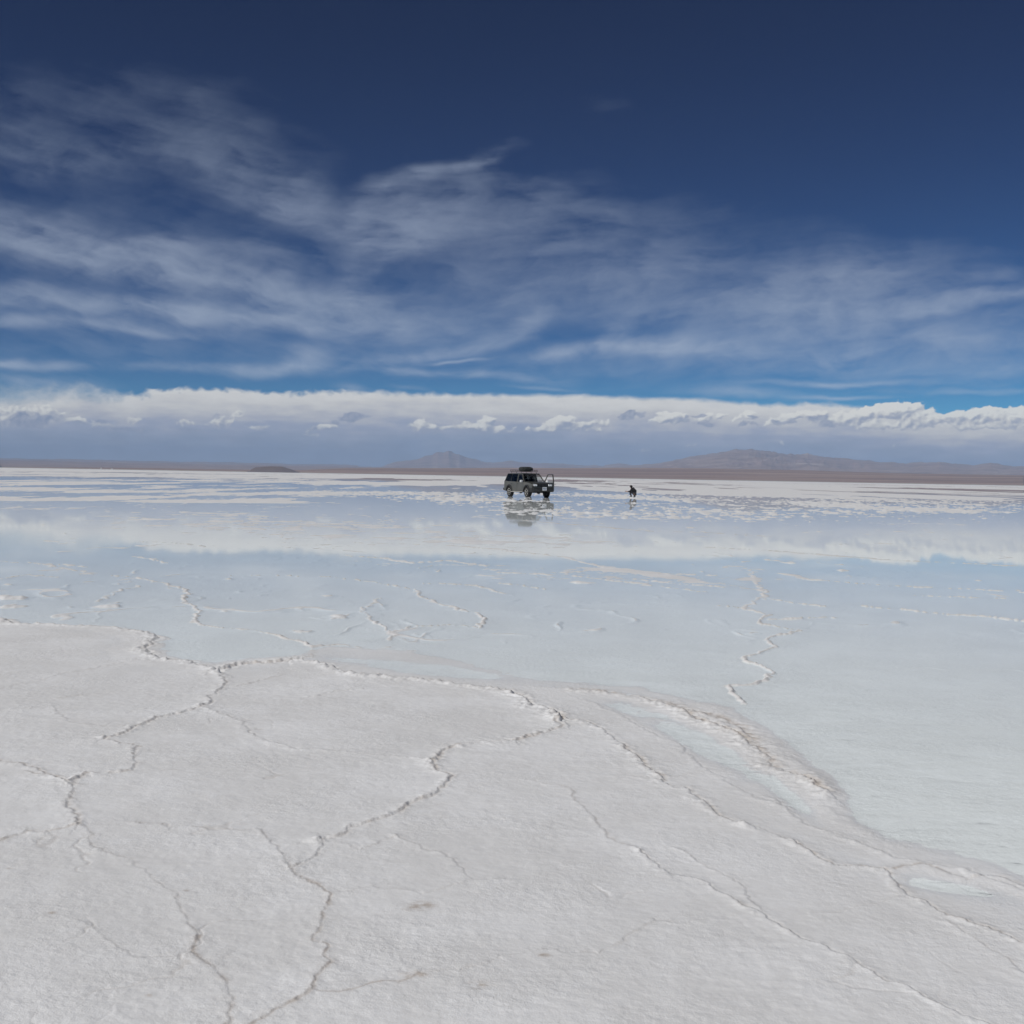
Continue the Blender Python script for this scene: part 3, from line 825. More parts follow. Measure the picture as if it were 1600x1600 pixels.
R2 = [(925, 740), (945, 727), (968, 724), (985, 727), (1010, 733), (1040, 740)]
R3 = [(900, 738), (915, 728), (930, 727), (945, 730), (960, 740)]
R4 = [(560, 742), (600, 729), (612, 725), (625, 722), (640, 719.5), (655, 717.5), (664, 714), (676, 712.5), (684, 709), (693, 709.5), (701, 706.5), (708, 710), (718, 711.5), (728, 716), (742, 719.5), (755, 723), (772, 724), (800, 721.5), (825, 725), (850, 725), (900, 727), (950, 736)]
R5 = [(-200, 722), (-50, 721), (0, 724), (15, 725), (40, 727.5), (80, 727), (110, 725), (140, 726.5), (180, 728), (220, 729), (262, 728.5), (300, 729), (330, 732), (520, 742)]
hz = np.maximum(hz, rng_(R1, 24500.0, 12000, 5000, 120, 410, 0.42))
hz = np.maximum(hz, rng_(R2, 27500.0, 2500, 3000, 0, 420, 0.10))
hz = np.maximum(hz, rng_(R3, 28500.0, 2500, 3000, 0, 430, 0.10))
hz = np.maximum(hz, rng_(R4, 30500.0, 5000, 3000, 200, 440, 0.34))
hz = np.maximum(hz, rng_(R5, 30000.0, 4000, 3000, 60, 450, 0.12))
def closeh(a): return np.concatenate([a, a[:, :1]], 1)
hv = np.stack([closeh(HX), closeh(HY), closeh(hz)], -1)
hme = grid_mesh("hills", hv.reshape(-1, 3), len(hrd), len(haz) + 1)
ho = bpy.data.objects.new("hills", hme)
COL.objects.link(ho)
tag(ho, kind='structure')
mt, n, out = mat("dry_hillside")
pos = n.node('ShaderNodeNewGeometry').outputs['Position']
x3, y3, z3 = n.sep(pos)
a1 = n.noise(pos, 0.0016, 6.0, 0.65)
a2 = n.noise(n.xyz(x3 * 0.0006, y3 * 0.0045, z3 * 0.012), 1.0, 4.0, 0.6)
cc = n.mix(n.smooth(a2, 0.36, 0.64), (0.225, 0.14, 0.098), (0.36, 0.245, 0.178))
cc = n.mix(n.smooth(a1, 0.45, 0.70) * n.smooth(z3, 50.0, 120.0) * 0.7, cc, (0.33, 0.22, 0.19))
pale = n.noise(n.xyz(x3 * 0.0016, y3 * 0.0010, z3 * 0.016), 1.0, 4.0, 0.6)
cc = n.mix(n.smooth(pale, 0.60, 0.68) * n.smooth(z3, 70.0, 130.0) * 0.75, cc, (0.50, 0.40, 0.32))
cc = n.mix(n.smooth(z3 + (a2 - 0.5) * 20.0, 6.0, 0.0) * 0.8, cc, (0.36, 0.31, 0.24))
p = n.node('ShaderNodeBsdfPrincipled')
n.put(p.inputs['Base Color'], cc)
p.inputs['Roughness'].default_value = 0.95
p.inputs['Specular IOR Level'].default_value = 0.1
n.t.links.new(p.outputs[0], out.inputs['Surface'])
hme.materials.append(mt)

# flat topped island in front of the plain, left of centre
mes = [(390, 736), (394, 732.5), (400, 730.6), (410, 729.6), (425, 729.0), (438, 729.3), (446, 730.8), (452, 732.6), (458, 734.6), (464, 737)]
D0 = 5750.0
ma = np.linspace(sky_h(386, 735, D0)[0], sky_h(468, 735, D0)[0], 90)
mv = []
mh = np.interp(ma, [sky_h(x, y, D0)[0] for x, y in mes], [max(-1.5, sky_h(x, y, D0)[1]) for x, y in mes])
for k, w_ in enumerate(np.linspace(-1, 1, 17)):
    s_ = sstep(1.0, 0.55, abs(w_))
    yv = D0 + w_ * 150
    bump = billow(ma * D0 / 40, np.full_like(ma, yv / 40), 4, seed=460)
    mv.append(np.stack([ma * yv, np.full_like(ma, yv), mh * s_ * (1 + 0.06 * bump) - 1.5 * (1 - s_)], -1))
mme = grid_mesh("mesa", np.array(mv).reshape(-1, 3), 17, 90)
mo = bpy.data.objects.new("mesa_hill", mme)
COL.objects.link(mo)
tag(mo, kind='structure')
mt, n, out = mat("dark_rock")
pos = n.node('ShaderNodeNewGeometry').outputs['Position']
p = n.node('ShaderNodeBsdfPrincipled')
n.put(p.inputs['Base Color'], n.mix(n.noise(pos, 0.03, 4.0, 0.6), (0.10, 0.07, 0.058), (0.17, 0.12, 0.095)))
p.inputs['Roughness'].default_value = 0.95
n.t.links.new(p.outputs[0], out.inputs['Surface'])
mme.materials.append(mt)

# ------------------------------------------------------------------ the air
top = float(hz.max()) + 25
hb = bmesh.new()
bmesh.ops.create_cube(hb, size=1.0)
for v in hb.verts:
    v.co = Vector((v.co.x * 70000, v.co.y * 70000, top if v.co.z > 0 else float(min(Z.min(), hz.min())) - 1.5))
hzm = bpy.data.meshes.new("haze")
hb.to_mesh(hzm); hb.free()
hzo = bpy.data.objects.new("haze", hzm)
COL.objects.link(hzo)
tag(hzo, kind='stuff')
mt, n, out = mat("thin_air")
pv = n.node('ShaderNodeVolumePrincipled')
pv.inputs['Color'].default_value = (0.45, 0.635, 0.92, 1)
pv.inputs['Density'].default_value = HAZE if 'HAZE' in globals() else 4.1e-5
pv.inputs['Anisotropy'].default_value = -0.15
n.t.links.new(pv.outputs[0], out.inputs['Volume'])
hzm.materials.append(mt)

# ------------------------------------------------------------------ mesh helpers
def simple_mat(name, col, rough=0.5, metal=0.0, spec=0.5, coat=0.0, noise_amt=0.0, noise_scale=8.0, dust=None):
    mt, n, out = mat(name)
    p = n.node('ShaderNodeBsdfPrincipled')
    tcn = n.node('ShaderNodeTexCoord').outputs['Object']
    c = tuple(col)
    if noise_amt > 0:
        v = n.noise(tcn, noise_scale, 4.0, 0.6)
        c = n.mix(n.smooth(v, 0.35, 0.7) * noise_amt, c, dust or tuple(min(1, x * 1.5 + 0.03) for x in col))
        n.put(p.inputs['Base Color'], c)
        n.put(p.inputs['Roughness'], n.lin(v, 0.3, 0.7, rough * 0.85, min(1, rough * 1.2)))
    else:
        p.inputs['Base Color'].default_value = (*c, 1)
        p.inputs['Roughness'].default_value = rough
    p.inputs['Metallic'].default_value = metal
    p.inputs['Specular IOR Level'].default_value = spec
    p.inputs['Coat Weight'].default_value = coat
    n.t.links.new(p.outputs[0], out.inputs['Surface'])
    return mt

def glass_mat(name, tint, refl=1.0):
    mt, n, out = mat(name)
    lw = n.node('ShaderNodeLayerWeight'); lw.inputs['Blend'].default_value = 0.5
    fr = n.math('POWER', F(n, lw.outputs['Facing']), 5.0) * 0.95 + 0.05
    gl = n.node('ShaderNodeBsdfGlossy'); gl.inputs['Roughness'].default_value = 0.03
    tr = n.node('ShaderNodeBsdfTransparent'); tr.inputs['Color'].default_value = (*tint, 1)
    mx = n.node('ShaderNodeMixShader')
    n.put(mx.inputs[0], fr * refl)
    n.t.links.new(tr.outputs[0], mx.inputs[1]); n.t.links.new(gl.outputs[0], mx.inputs[2])
    n.t.links.new(mx.outputs[0], out.inputs['Surface'])
    return mt

PAINT = simple_mat("olive_grey_paint", (0.078, 0.076, 0.063), 0.36, 0.25, 0.5, 0.5, 0.40, 2.5, (0.16, 0.152, 0.132))
PLASTIC = simple_mat("black_plastic", (0.018, 0.019, 0.021), 0.55, 0, 0.4, 0, 0.4, 5.0, (0.07, 0.068, 0.062))
RUBBER = simple_mat("rubber", (0.012, 0.012, 0.013), 0.85, 0, 0.3, 0, 0.5, 7.0, (0.06, 0.057, 0.05))
ALLOY = simple_mat("alloy", (0.74, 0.71, 0.65), 0.38, 0.35, 0.5, 0, 0.4, 9.0, (0.45, 0.43, 0.39))
CHROME = simple_mat("chrome", (0.90, 0.90, 0.90), 0.16, 1.0)
LAMP = simple_mat("lamp_reflector", (0.95, 0.95, 0.95), 0.30, 0.55)
AMBER = simple_mat("clear_lens", (0.22, 0.21, 0.19), 0.2)
MIRROR = simple_mat("bright_mirror_shell", (0.86, 0.86, 0.85), 0.25, 0.15)  # pale base colour stands in for the sun's reflection on chrome caps
FOG = simple_mat("dark_lens", (0.05, 0.05, 0.05), 0.2)
RED = simple_mat("red_lens", (0.35, 0.01, 0.01), 0.2)
GLASS = glass_mat("window_glass", (0.62, 0.66, 0.66))
DARKGLASS = glass_mat("tinted_glass", (0.10, 0.11, 0.115), 0.8)
CLOTH = simple_mat("seat_cloth", (0.03, 0.03, 0.032), 0.9)
DASHM = simple_mat("cabin_plastic", (0.022, 0.022, 0.024), 0.7)
WHITE = simple_mat("plate_white", (0.78, 0.79, 0.80), 0.45)
INK = simple_mat("plate_ink", (0.05, 0.07, 0.16), 0.5)
STEEL = simple_mat("rack_steel", (0.055, 0.055, 0.058), 0.45, 0.5)
CANVAS = simple_mat("dark_canvas", (0.028, 0.030, 0.027), 0.85, 0, 0.3, 0, 0.6, 6.0, (0.06, 0.06, 0.052))

class MB:
    """collects shapes and links them as one mesh object"""
    def __init__(self): self.bm = bmesh.new()
    def box(self, c, s, rot=None, taper=None):
        r = bmesh.ops.create_cube(self.bm, size=1.0)['verts']
        for v in r:
            k = v.co.copy()
            if taper and k.z > 0:
                k.x *= taper[0]; k.y *= taper[1]
            k = Vector((k.x * s[0], k.y * s[1], k.z * s[2]))
            if rot: k = rot @ k
            v.co = k + Vector(c)
        return self
    def prism(self, pts, y0, y1, axis='y'):
        """extrude an outline; axis y: pts are (x, z); axis x: (y, z); axis z: (x, y)"""
        def mk(p, t):
            return {'y': (p[0], t, p[1]), 'x': (t, p[0], p[1]), 'z': (p[0], p[1], t)}[axis]
        a = [self.bm.verts.new(mk(p, y0)) for p in pts]
        b = [self.bm.verts.new(mk(p, y1)) for p in pts]
        fs = [self.bm.faces.new(a), self.bm.faces.new(b[::-1])]
        for i in range(len(pts)):
            j = (i + 1) % len(pts)
            fs.append(self.bm.faces.new((a[i], b[i], b[j], a[j])))
        bmesh.ops.recalc_face_normals(self.bm, faces=fs)
        return self
    def quad(self, ps, t=0.0):
        """a flat pane given by its corners, thickened by t along its normal"""
        ps = [Vector(p) for p in ps]
        if t == 0.0:
            self.bm.faces.new([self.bm.verts.new(p) for p in ps])
            return self
        nrm = (ps[1] - ps[0]).cross(ps[2] - ps[0]).normalized() * t
        a = [self.bm.verts.new(p - nrm / 2) for p in ps]
        b = [self.bm.verts.new(p + nrm / 2) for p in ps]
        fs = [self.bm.faces.new(a), self.bm.faces.new(b[::-1])]
        for i in range(len(ps)):
            j = (i + 1) % len(ps)
            fs.append(self.bm.faces.new((a[i], b[i], b[j], a[j])))
        bmesh.ops.recalc_face_normals(self.bm, faces=fs)
        return self
    def bar(self, p0, p1, w, h=None, seg=0):
        p0, p1 = Vector(p0), Vector(p1)
        d = p1 - p0
        q = d.to_track_quat('Z', 'Y')
        if seg:
            r = bmesh.ops.create_cone(self.bm, cap_ends=True, segments=seg, radius1=w, radius2=h if h is not None else w, depth=d.length)['verts']
        else:
            r = bmesh.ops.create_cube(self.bm, size=1.0)['verts']
            for v in r: v.co = Vector((v.co.x * w, v.co.y * (h or w), v.co.z * d.length))
        for v in r: v.co = q @ v.co + (p0 + p1) / 2
        return self
    def path(self, pts, w, seg=6):
        for a, b in zip(pts[:-1], pts[1:]):
            self.bar(a, b, w, seg=seg)
        return self
    def lathe(self, prof, c, axis='y', seg=28):
        """profile of (radius, offset along axis)"""
        ring = []
        for r, o in prof:
            row = []
            for k in range(seg):
                t = 2 * math.pi * k / seg
                a, b = r * math.cos(t), r * math.sin(t)
                row.append(self.bm.verts.new(Vector(c) + Vector({'y': (a, o, b), 'x': (o, a, b), 'z': (a, b, o)}[axis])))
            ring.append(row)
        fs = []
        for u, v in zip(ring[:-1], ring[1:]):
            for k in range(seg):
                j = (k + 1) % seg
                fs.append(self.bm.faces.new((u[k], u[j], v[j], v[k])))
        fs.append(self.bm.faces.new(ring[0])); fs.append(self.bm.faces.new(ring[-1][::-1]))
        bmesh.ops.recalc_face_normals(self.bm, faces=fs)
        return self
    def ball(self, c, s, sub=2):
        r = bmesh.ops.create_icosphere(self.bm, subdivisions=sub, radius=1.0)['verts']
        for v in r: v.co = Vector((v.co.x * s[0] + c[0], v.co.y * s[1] + c[1], v.co.z * s[2] + c[2]))
        return self
    def build(self, name, m, parent=None, bevel=0.0, smooth=False, loc=None, sub=0):
        me = bpy.data.meshes.new(name)
        self.bm.to_mesh(me); self.bm.free()
        if smooth:
            me.polygons.foreach_set('use_smooth', np.ones(len(me.polygons), bool))
        me.materials.append(m)
        o = bpy.data.objects.new(name, me)
        COL.objects.link(o)
        if parent: o.parent = parent
        if loc: o.location = loc
        if bevel:
            b = o.modifiers.new("bevel", 'BEVEL'); b.width = bevel; b.segments = 2; b.limit_method = 'ANGLE'; b.angle_limit = R(35)
        if sub:
            sm = o.modifiers.new("sub", 'SUBSURF'); sm.levels = sub; sm.render_levels = sub
        return o

def empty(name, loc, rz=0.0):
    o = bpy.data.objects.new(name, None)
    COL.objects.link(o)
    o.empty_display_size = 0.3
    o.location = loc
    o.rotation_euler = (0, 0, rz)
    return o

# ------------------------------------------------------------------ the off-road car (x forward, y left, z up, wheels on z = 0)
fr_c = ground(824.6, 776.9); re_c = ground(796.2, 775.4)
HEAD = R(-63.4)
hx, hy = math.cos(HEAD), math.sin(HEAD)
lx_, ly_ = -hy, hx                      # left of the heading
# put the front right wheel where the photo shows it
WB2, TR = 1.485, 0.80
cx = fr_c.x - hx * WB2 + lx_ * TR
cy = fr_c.y - hy * WB2 + ly_ * TR
car = empty("off_road_car", (cx, cy, -0.004), HEAD)
tag(car, "dusty olive grey off-road car with a roof rack and its driver's door standing open", "car")

def arch(cx_, r, z0, n_=9):
    a0 = math.asin(min(1, (z0 - 0.39) / r))
    return [(cx_ + r * math.cos(t), 0.39 + r * math.sin(t)) for t in np.linspace(a0, math.pi - a0, n_)]
ARF = arch(WB2, 0.49, 0.42); ARR = arch(-WB2, 0.49, 0.42)
BELT = 1.17
def zb(x):                              # belt line rises a little to the rear
    return 1.155 + (0.9 - x) * 0.012
# right side wall, front wing to rear corner
right = [(2.30, 0.50)] + [(2.02, 0.42)] + ARF + [(0.98, 0.42), (-0.98, 0.42)] + ARR + [(-2.02, 0.46), (-2.36, 0.52), (-2.40, 0.80), (-2.37, zb(-2.3)), (0.98, zb(0.98)), (1.6, 1.13), (2.18, 1.06), (2.32, 0.98), (2.36, 0.78)]
b = MB()
b.prism(right, -0.91, -0.83)
# left side: wing, and everything behind the open door
b.prism([(2.30, 0.50), (2.02, 0.42)] + ARF + [(0.98, 0.42), (0.98, zb(.98)), (1.6, 1.13), (2.18, 1.06), (2.32, 0.98), (2.36, 0.78)], 0.83, 0.91)
b.prism([(-0.12, 0.42), (-0.98, 0.42)] + ARR + [(-2.02, 0.46), (-2.36, 0.52), (-2.40, 0.80), (-2.37, zb(-2.3)), (-0.12, zb(-.12))], 0.83, 0.91)
b.prism([(0.98, 0.42), (-0.12, 0.42), (-0.12, 0.54), (0.98, 0.54)], 0.80, 0.905)          # left sill
b.box((0.0, 0, 0.50), (4.3, 1.64, 0.10))                                                 # floor
b.box((0.99, 0, 0.85), (0.05, 1.66, 0.66))                                               # firewall
b.box((-2.37, 0, 0.84), (0.06, 1.66, 0.70))                                              # tailgate
b.box((2.31, 0, 0.80), (0.05, 1.66, 0.50))                                               # front panel
# bonnet, crowned, with a raised middle
for k in range(8):
    x0, x1 = 0.98 + k * 0.1675, 0.98 + (k + 1) * 0.1675
    def hz_(x): return 1.168 - 0.040 * ((x - 0.98) / 1.34) - 0.075 * max(0, (x - 1.75) / 0.57) ** 2
    b.quad([(x0, -0.84, hz_(x0) - .012), (x1, -0.84, hz_(x1) - .012), (x1, -0.45, hz_(x1) + .018), (x0, -0.45, hz_(x0) + .018)], 0.025)
    b.quad([(x0, -0.45, hz_(x0) + .018), (x1, -0.45, hz_(x1) + .018), (x1, 0.45, hz_(x1) + .018), (x0, 0.45, hz_(x0) + .018)], 0.025)
    b.quad([(x0, 0.45, hz_(x0) + .018), (x1, 0.45, hz_(x1) + .018), (x1, 0.84, hz_(x1) - .012), (x0, 0.84, hz_(x0) - .012)], 0.025)
# roof: crowned panel
ro = []
for i in range(9):
    x = -2.06 + i * (2.06 + 0.36) / 8
    for j in range(9):
        y = -0.72 + j * 0.18
        ex = max(abs(x + 0.85) / 1.21, 0) ** 4
        ey = abs(y / 0.72) ** 4
        ro.append(b.bm.verts.new((x, y, 1.845 - 0.05 * ex - 0.06 * ey)))
for i in range(8):
    for j in range(8):
        b.bm.faces.new((ro[i * 9 + j], ro[(i + 1) * 9 + j], ro[(i + 1) * 9 + j + 1], ro[i * 9 + j + 1]))
ru = [b.bm.verts.new(v.co - Vector((0, 0, 0.03))) for v in ro]
for i in range(8):
    for j in range(8):
        b.bm.faces.new((ru[i * 9 + j], ru[i * 9 + j + 1], ru[(i + 1) * 9 + j + 1], ru[(i + 1) * 9 + j]))
rim_ids = [i * 9 for i in range(9)] + [72 + j for j in range(1, 9)] + [i * 9 + 8 for i in range(7, -1, -1)] + [j for j in range(7, 0, -1)]
for a_, c_ in zip(rim_ids, rim_ids[1:] + rim_ids[:1]):
    b.bm.faces.new((ro[a_], ru[a_], ru[c_], ro[c_]))
# pillars and roof rails, both sides
for sy in (-1, 1):
    yb, yt = sy * 0.872, sy * 0.722
    b.bar((1.00, yb, zb(1.0)), (0.37, yt, 1.785), 0.075, 0.05)          # A
    b.bar((-0.16, yb, zb(-.16)), (-0.20, yt, 1.79), 0.10, 0.05)         # B
    b.bar((-1.22, yb, zb(-1.2)), (-1.24, yt, 1.79), 0.05, 0.04)         # C
    b.bar((-2.32, yb, zb(-2.3)), (-2.07, yt, 1.77), 0.07, 0.05)         # D
    b.bar((0.37, yt, 1.785), (-2.07, yt, 1.775), 0.06, 0.06)
b.bar((0.37, -0.72, 1.80), (0.37, 0.72, 1.80), 0.06, 0.05)
b.bar((-2.07, -0.72, 1.78), (-2.07, 0.72, 1.78), 0.07, 0.06)
body = b.build("body", PAINT, car, bevel=0.018)

def side_pane(x0, x1, xt0, xt1, sy, inset=0.0):
    yb, yt = sy * (0.868 - inset), sy * (0.728 - inset)
    return [(x0, yb, zb(x0) + .005), (x1, yb, zb(x1) + .005), (xt1, yt, 1.765), (xt0, yt, 1.765)]
MB().quad([(1.01, -0.82, 1.175), (1.01, 0.82, 1.175), (0.39, 0.69, 1.775), (0.39, -0.69, 1.775)]).build("windscreen", GLASS, car)
MB().quad([(-2.33, -0.80, 1.20), (-2.33, 0.80, 1.20), (-2.08, 0.69, 1.75), (-2.08, -0.69, 1.75)]).build("rear_window", DARKGLASS, car)
for sy in (-1, 1):
    MB().quad(side_pane(-2.29, -1.25, -2.055, -1.26, sy, -0.024)).build("side_window", DARKGLASS, car)
# wiper, bonnet gap
for y_ in (-0.55, 0.12):
    MB().bar((0.99, y_, 1.195), (0.985, y_ + 0.52, 1.205), 0.014).build("wiper", PLASTIC, car)

def door(name, x0, x1, z0, sy, glass, label=None, shape=None):
    """closed door: a panel a few mm proud of the body side, window frame, pane and handle"""
    y = sy * 0.914
    pts = shape or [(x0, z0), (x1, z0), (x1, zb(x1) - .005), (x0, zb(x0) - .005)]
    m = MB().prism(pts, y - .006, y + .006)
    d = m.build(name, PAINT, car, bevel=0.006)
    if label: d["label"] = label
    return d
dr = door("door", -0.13, 0.95, 0.50, -1, GLASS)
MB().quad(side_pane(-0.10, 0.90, -0.13, 0.38, -1)).build("window", GLASS, dr)
MB().box((-0.02, -0.935, 1.02), (0.16, 0.03, 0.035)).build("handle", PLASTIC, dr, bevel=0.006)
mm = MB().box((0.80, -1.03, 1.22), (0.13, 0.22, 0.17)).build("mirror", MIRROR, dr, bevel=0.045)
mm.modifiers["bevel"].segments = 4
dr2 = door("door", -1.20, -0.16, 0.50, -1, DARKGLASS, shape=[(-0.98, 0.50), (-0.16, 0.50), (-0.16, zb(-.2) - .005), (-1.20, zb(-1.2) - .005), (-1.20, 0.84), (-1.08, 0.72)])
MB().quad(side_pane(-1.215, -0.22, -1.23, -0.24, -1, -0.024)).build("window", DARKGLASS, dr2)
MB().box((-1.08, -0.935, 1.02), (0.16, 0.03, 0.035)).build("handle", PLASTIC, dr2, bevel=0.006)
dr3 = door("door", -1.20, -0.16, 0.50, 1, DARKGLASS, shape=[(-0.98, 0.50), (-0.16, 0.50), (-0.16, zb(-.2) - .005), (-1.20, zb(-1.2) - .005), (-1.20, 0.84), (-1.08, 0.72)])
MB().quad(side_pane(-1.17, -0.22, -1.19, -0.24, 1)).build("window", DARKGLASS, dr3)

# the open driver's door, hinged at the front edge, swung out to the left
HINGE = Vector((0.96, 0.90, 0))
OPEN = R(-72)
def sw_(x, y, z):                        # door built closed along -x from the hinge, then swung out
    dx_, dy_ = x - HINGE.x, y - HINGE.y
    c_, s_ = math.cos(OPEN), math.sin(OPEN)
    return (HINGE.x + dx_ * c_ - dy_ * s_, HINGE.y + dx_ * s_ + dy_ * c_, z)
def swing(m):
    for v in m.bm.verts: v.co = Vector(sw_(*v.co))
    return m
m = MB().prism([(-0.12, 0.50), (0.95, 0.50), (0.95, 1.15), (-0.12, 1.165)], 0.85, 0.91)
m.bar((0.93, 0.872, 1.16), (0.40, 0.735, 1.755), 0.085, 0.05)
m.bar((0.42, 0.735, 1.755), (-0.12, 0.735, 1.765), 0.075, 0.05)
m.bar((-0.10, 0.872, 1.16), (-0.12, 0.735, 1.765), 0.085, 0.05)
od = swing(m).build("door", PAINT, car, bevel=0.010)
od["label"] = "driver's door standing wide open"
swing(MB().box((0.42, 0.838, 0.82), (0.98, 0.022, 0.58)).box((0.40, 0.80, 0.92), (0.60, 0.06, 0.05)).box((0.45, 0.81, 0.64), (0.66, 0.05, 0.12))).build("trim", DASHM, od, bevel=0.008)
swing(MB().quad([(0.86, 0.868, 1.175), (-0.07, 0.868, 1.185), (-0.09, 0.84, 1.26), (0.79, 0.84, 1.26)])).build("window", GLASS, od)
mm = swing(MB().box((0.80, 1.03, 1.22), (0.13, 0.22, 0.17))).build("mirror", MIRROR, od, bevel=0.045)
mm.modifiers["bevel"].segments = 4

# flares, bumpers, steps
for x in (WB2, -WB2):
    for sy in (-1, 1):
        o_ = [(x + 0.56 * math.cos(t), 0.39 + 0.56 * math.sin(t)) for t in np.linspace(R(4), R(176), 13)]
        i_ = [(x + 0.465 * math.cos(t), 0.39 + 0.465 * math.sin(t)) for t in np.linspace(R(176), R(4), 13)]
        MB().prism(o_ + i_, sy * 0.90, sy * 0.965).build("fender_flare", PLASTIC, car, bevel=0.012)
fb = MB().prism([(2.30, 0.42), (2.44, 0.46), (2.49, 0.56), (2.49, 0.70), (2.40, 0.74), (2.30, 0.74)], -0.86, 0.86)
for sy in (-1, 1):
    fb.prism([(2.44, sy * 0.85), (2.40, sy * 0.94), (2.10, sy * 0.965), (2.06, sy * 0.90), (2.30, sy * 0.84)], 0.44, 0.73, axis='z')
fbo = fb.build("front_bumper", PLASTIC, car, bevel=0.02)
for sy in (-1, 1):
    MB().lathe([(0.075, 2.485), (0.075, 2.50), (0.05, 2.505)], (0, sy * 0.56, 0.585), axis='x', seg=16).build("fog_lamp", FOG, fbo)
rb = MB().prism([(-2.36, 0.46), (-2.54, 0.50), (-2.56, 0.66), (-2.36, 0.68)], -0.92, 0.92).build("rear_bumper", PLASTIC, car, bevel=0.02)
gr = MB().box((2.345, 0, 0.93), (0.03, 0.86, 0.22))
for k in range(4): gr.box((2.365, 0, 0.85 + k * 0.05), (0.02, 0.82, 0.018))
gr.build("grille", PLASTIC, car)
MB().box((2.372, 0, 0.985), (0.015, 0.80, 0.025)).box((2.372, 0, 0.93), (0.02, 0.10, 0.09)).build("grille_trim", STEEL, car)
for sy in (-1, 1):
    hl = MB().box((2.325, sy * 0.63, 0.935), (0.07, 0.36, 0.18)).build("headlight", PLASTIC, car, bevel=0.02)
    for dy in (-0.085, 0.085):
        MB().lathe([(0.082, 2.352), (0.082, 2.372), (0.058, 2.366), (0.03, 2.36)], (0, sy * 0.63 + dy, 0.938), axis='x', seg=18).ball((2.362, sy * 0.63 + dy, 0.938), (0.03, 0.062, 0.062), 3).build("reflector", LAMP, hl, smooth=True)  # convex ball added inside each reflector to catch a sun glint
    MB().box((2.30, sy * 0.845, 0.935), (0.09, 0.07, 0.15)).build("indicator", AMBER, car, bevel=0.015)
    MB().box((-2.405, sy * 0.80, 0.98), (0.03, 0.14, 0.32)).build("tail_light", RED, car, bevel=0.01)
    st_ = MB().bar((-0.95, sy * 0.99, 0.40), (0.95, sy * 0.99, 0.40), 0.16, 0.035)
    st_.bar((-0.6, sy * 0.80, 0.45), (-0.6, sy * 0.98, 0.39), 0.04).bar((0.6, sy * 0.80, 0.45), (0.6, sy * 0.98, 0.39), 0.04)
    st_.build("side_step", ALLOY, car, bevel=0.008)
pl_ = MB().box((2.50, 0.10, 0.665), (0.014, 0.36, 0.26)).build("number_plate", WHITE, car, bevel=0.004)
pk = MB()
for k, (y_, z_, w_, h_) in enumerate(((-0.02, 0.70, .036, .085), (0.04, 0.70, .03, .085), (0.10, 0.70, .038, .085), (0.16, 0.70, .026, .085), (0.22, 0.70, .036, .085), (0.10, 0.60, .24, .03))):
    pk.box((2.508, y_, z_), (0.004, w_, h_))
pk.build("plate_marks", INK, pl_)

# underbody
ub = MB()
for x in (WB2, -WB2):
    ub.bar((x, -0.75, 0.39), (x, 0.75, 0.39), 0.05, seg=10).ball((x, 0.12, 0.39), (0.15, 0.15, 0.14), 2)
for sy in (-1, 1): ub.bar((-2.3, sy * 0.45, 0.47), (2.25, sy * 0.45, 0.47), 0.09, 0.11)
ub.box((0.2, 0.0, 0.42), (0.6, 0.3, 0.14)).bar((-2.2, -0.55, 0.42), (-0.3, -0.5, 0.43), 0.035, seg=8)
ub.build("chassis", PLASTIC, car)

# wheels
def make_wheel(x, sy, z0=0.39):
    w = MB()
    y = sy * TR
    o = sy
    w.lathe([(0.25, y - o * 0.12), (0.345, y - o * 0.135), (0.385, y - o * 0.10), (0.395, y - o * 0.04), (0.395, y + o * 0.04), (0.385, y + o * 0.10), (0.345, y + o * 0.135), (0.25, y + o * 0.12)], (x, 0, z0), seg=36)
    for k in range(24):
        t = 2 * math.pi * k / 24
        for s2 in (-1, 1):
            w.box((x + 0.395 * math.cos(t + s2 * 0.06), y + s2 * 0.075, z0 + 0.395 * math.sin(t + s2 * 0.06)), (0.022, 0.07, 0.055), Matrix.Rotation(-t, 3, 'Y'))
    tyre = w.build("wheel", RUBBER, car, smooth=False)
    r = MB()
    r.lathe([(0.255, y - o * 0.10), (0.255, y + o * 0.125), (0.235, y + o * 0.118), (0.225, y + o * 0.07), (0.11, y + o * 0.065), (0.06, y + o * 0.10), (0.035, y + o * 0.105)], (x, 0, z0), seg=30)
    for k in range(6):
        t = 2 * math.pi * (k + .5) / 6
        r.bar((x + 0.06 * math.cos(t), y + o * 0.092, z0 + 0.06 * math.sin(t)), (x + 0.235 * math.cos(t), y + o * 0.108, z0 + 0.235 * math.sin(t)), 0.07, 0.03)
    r.build("rim", ALLOY, tyre, smooth=False, bevel=0.004)
for x in (WB2, -WB2):
    for sy in (-1, 1):
        make_wheel(x, sy)

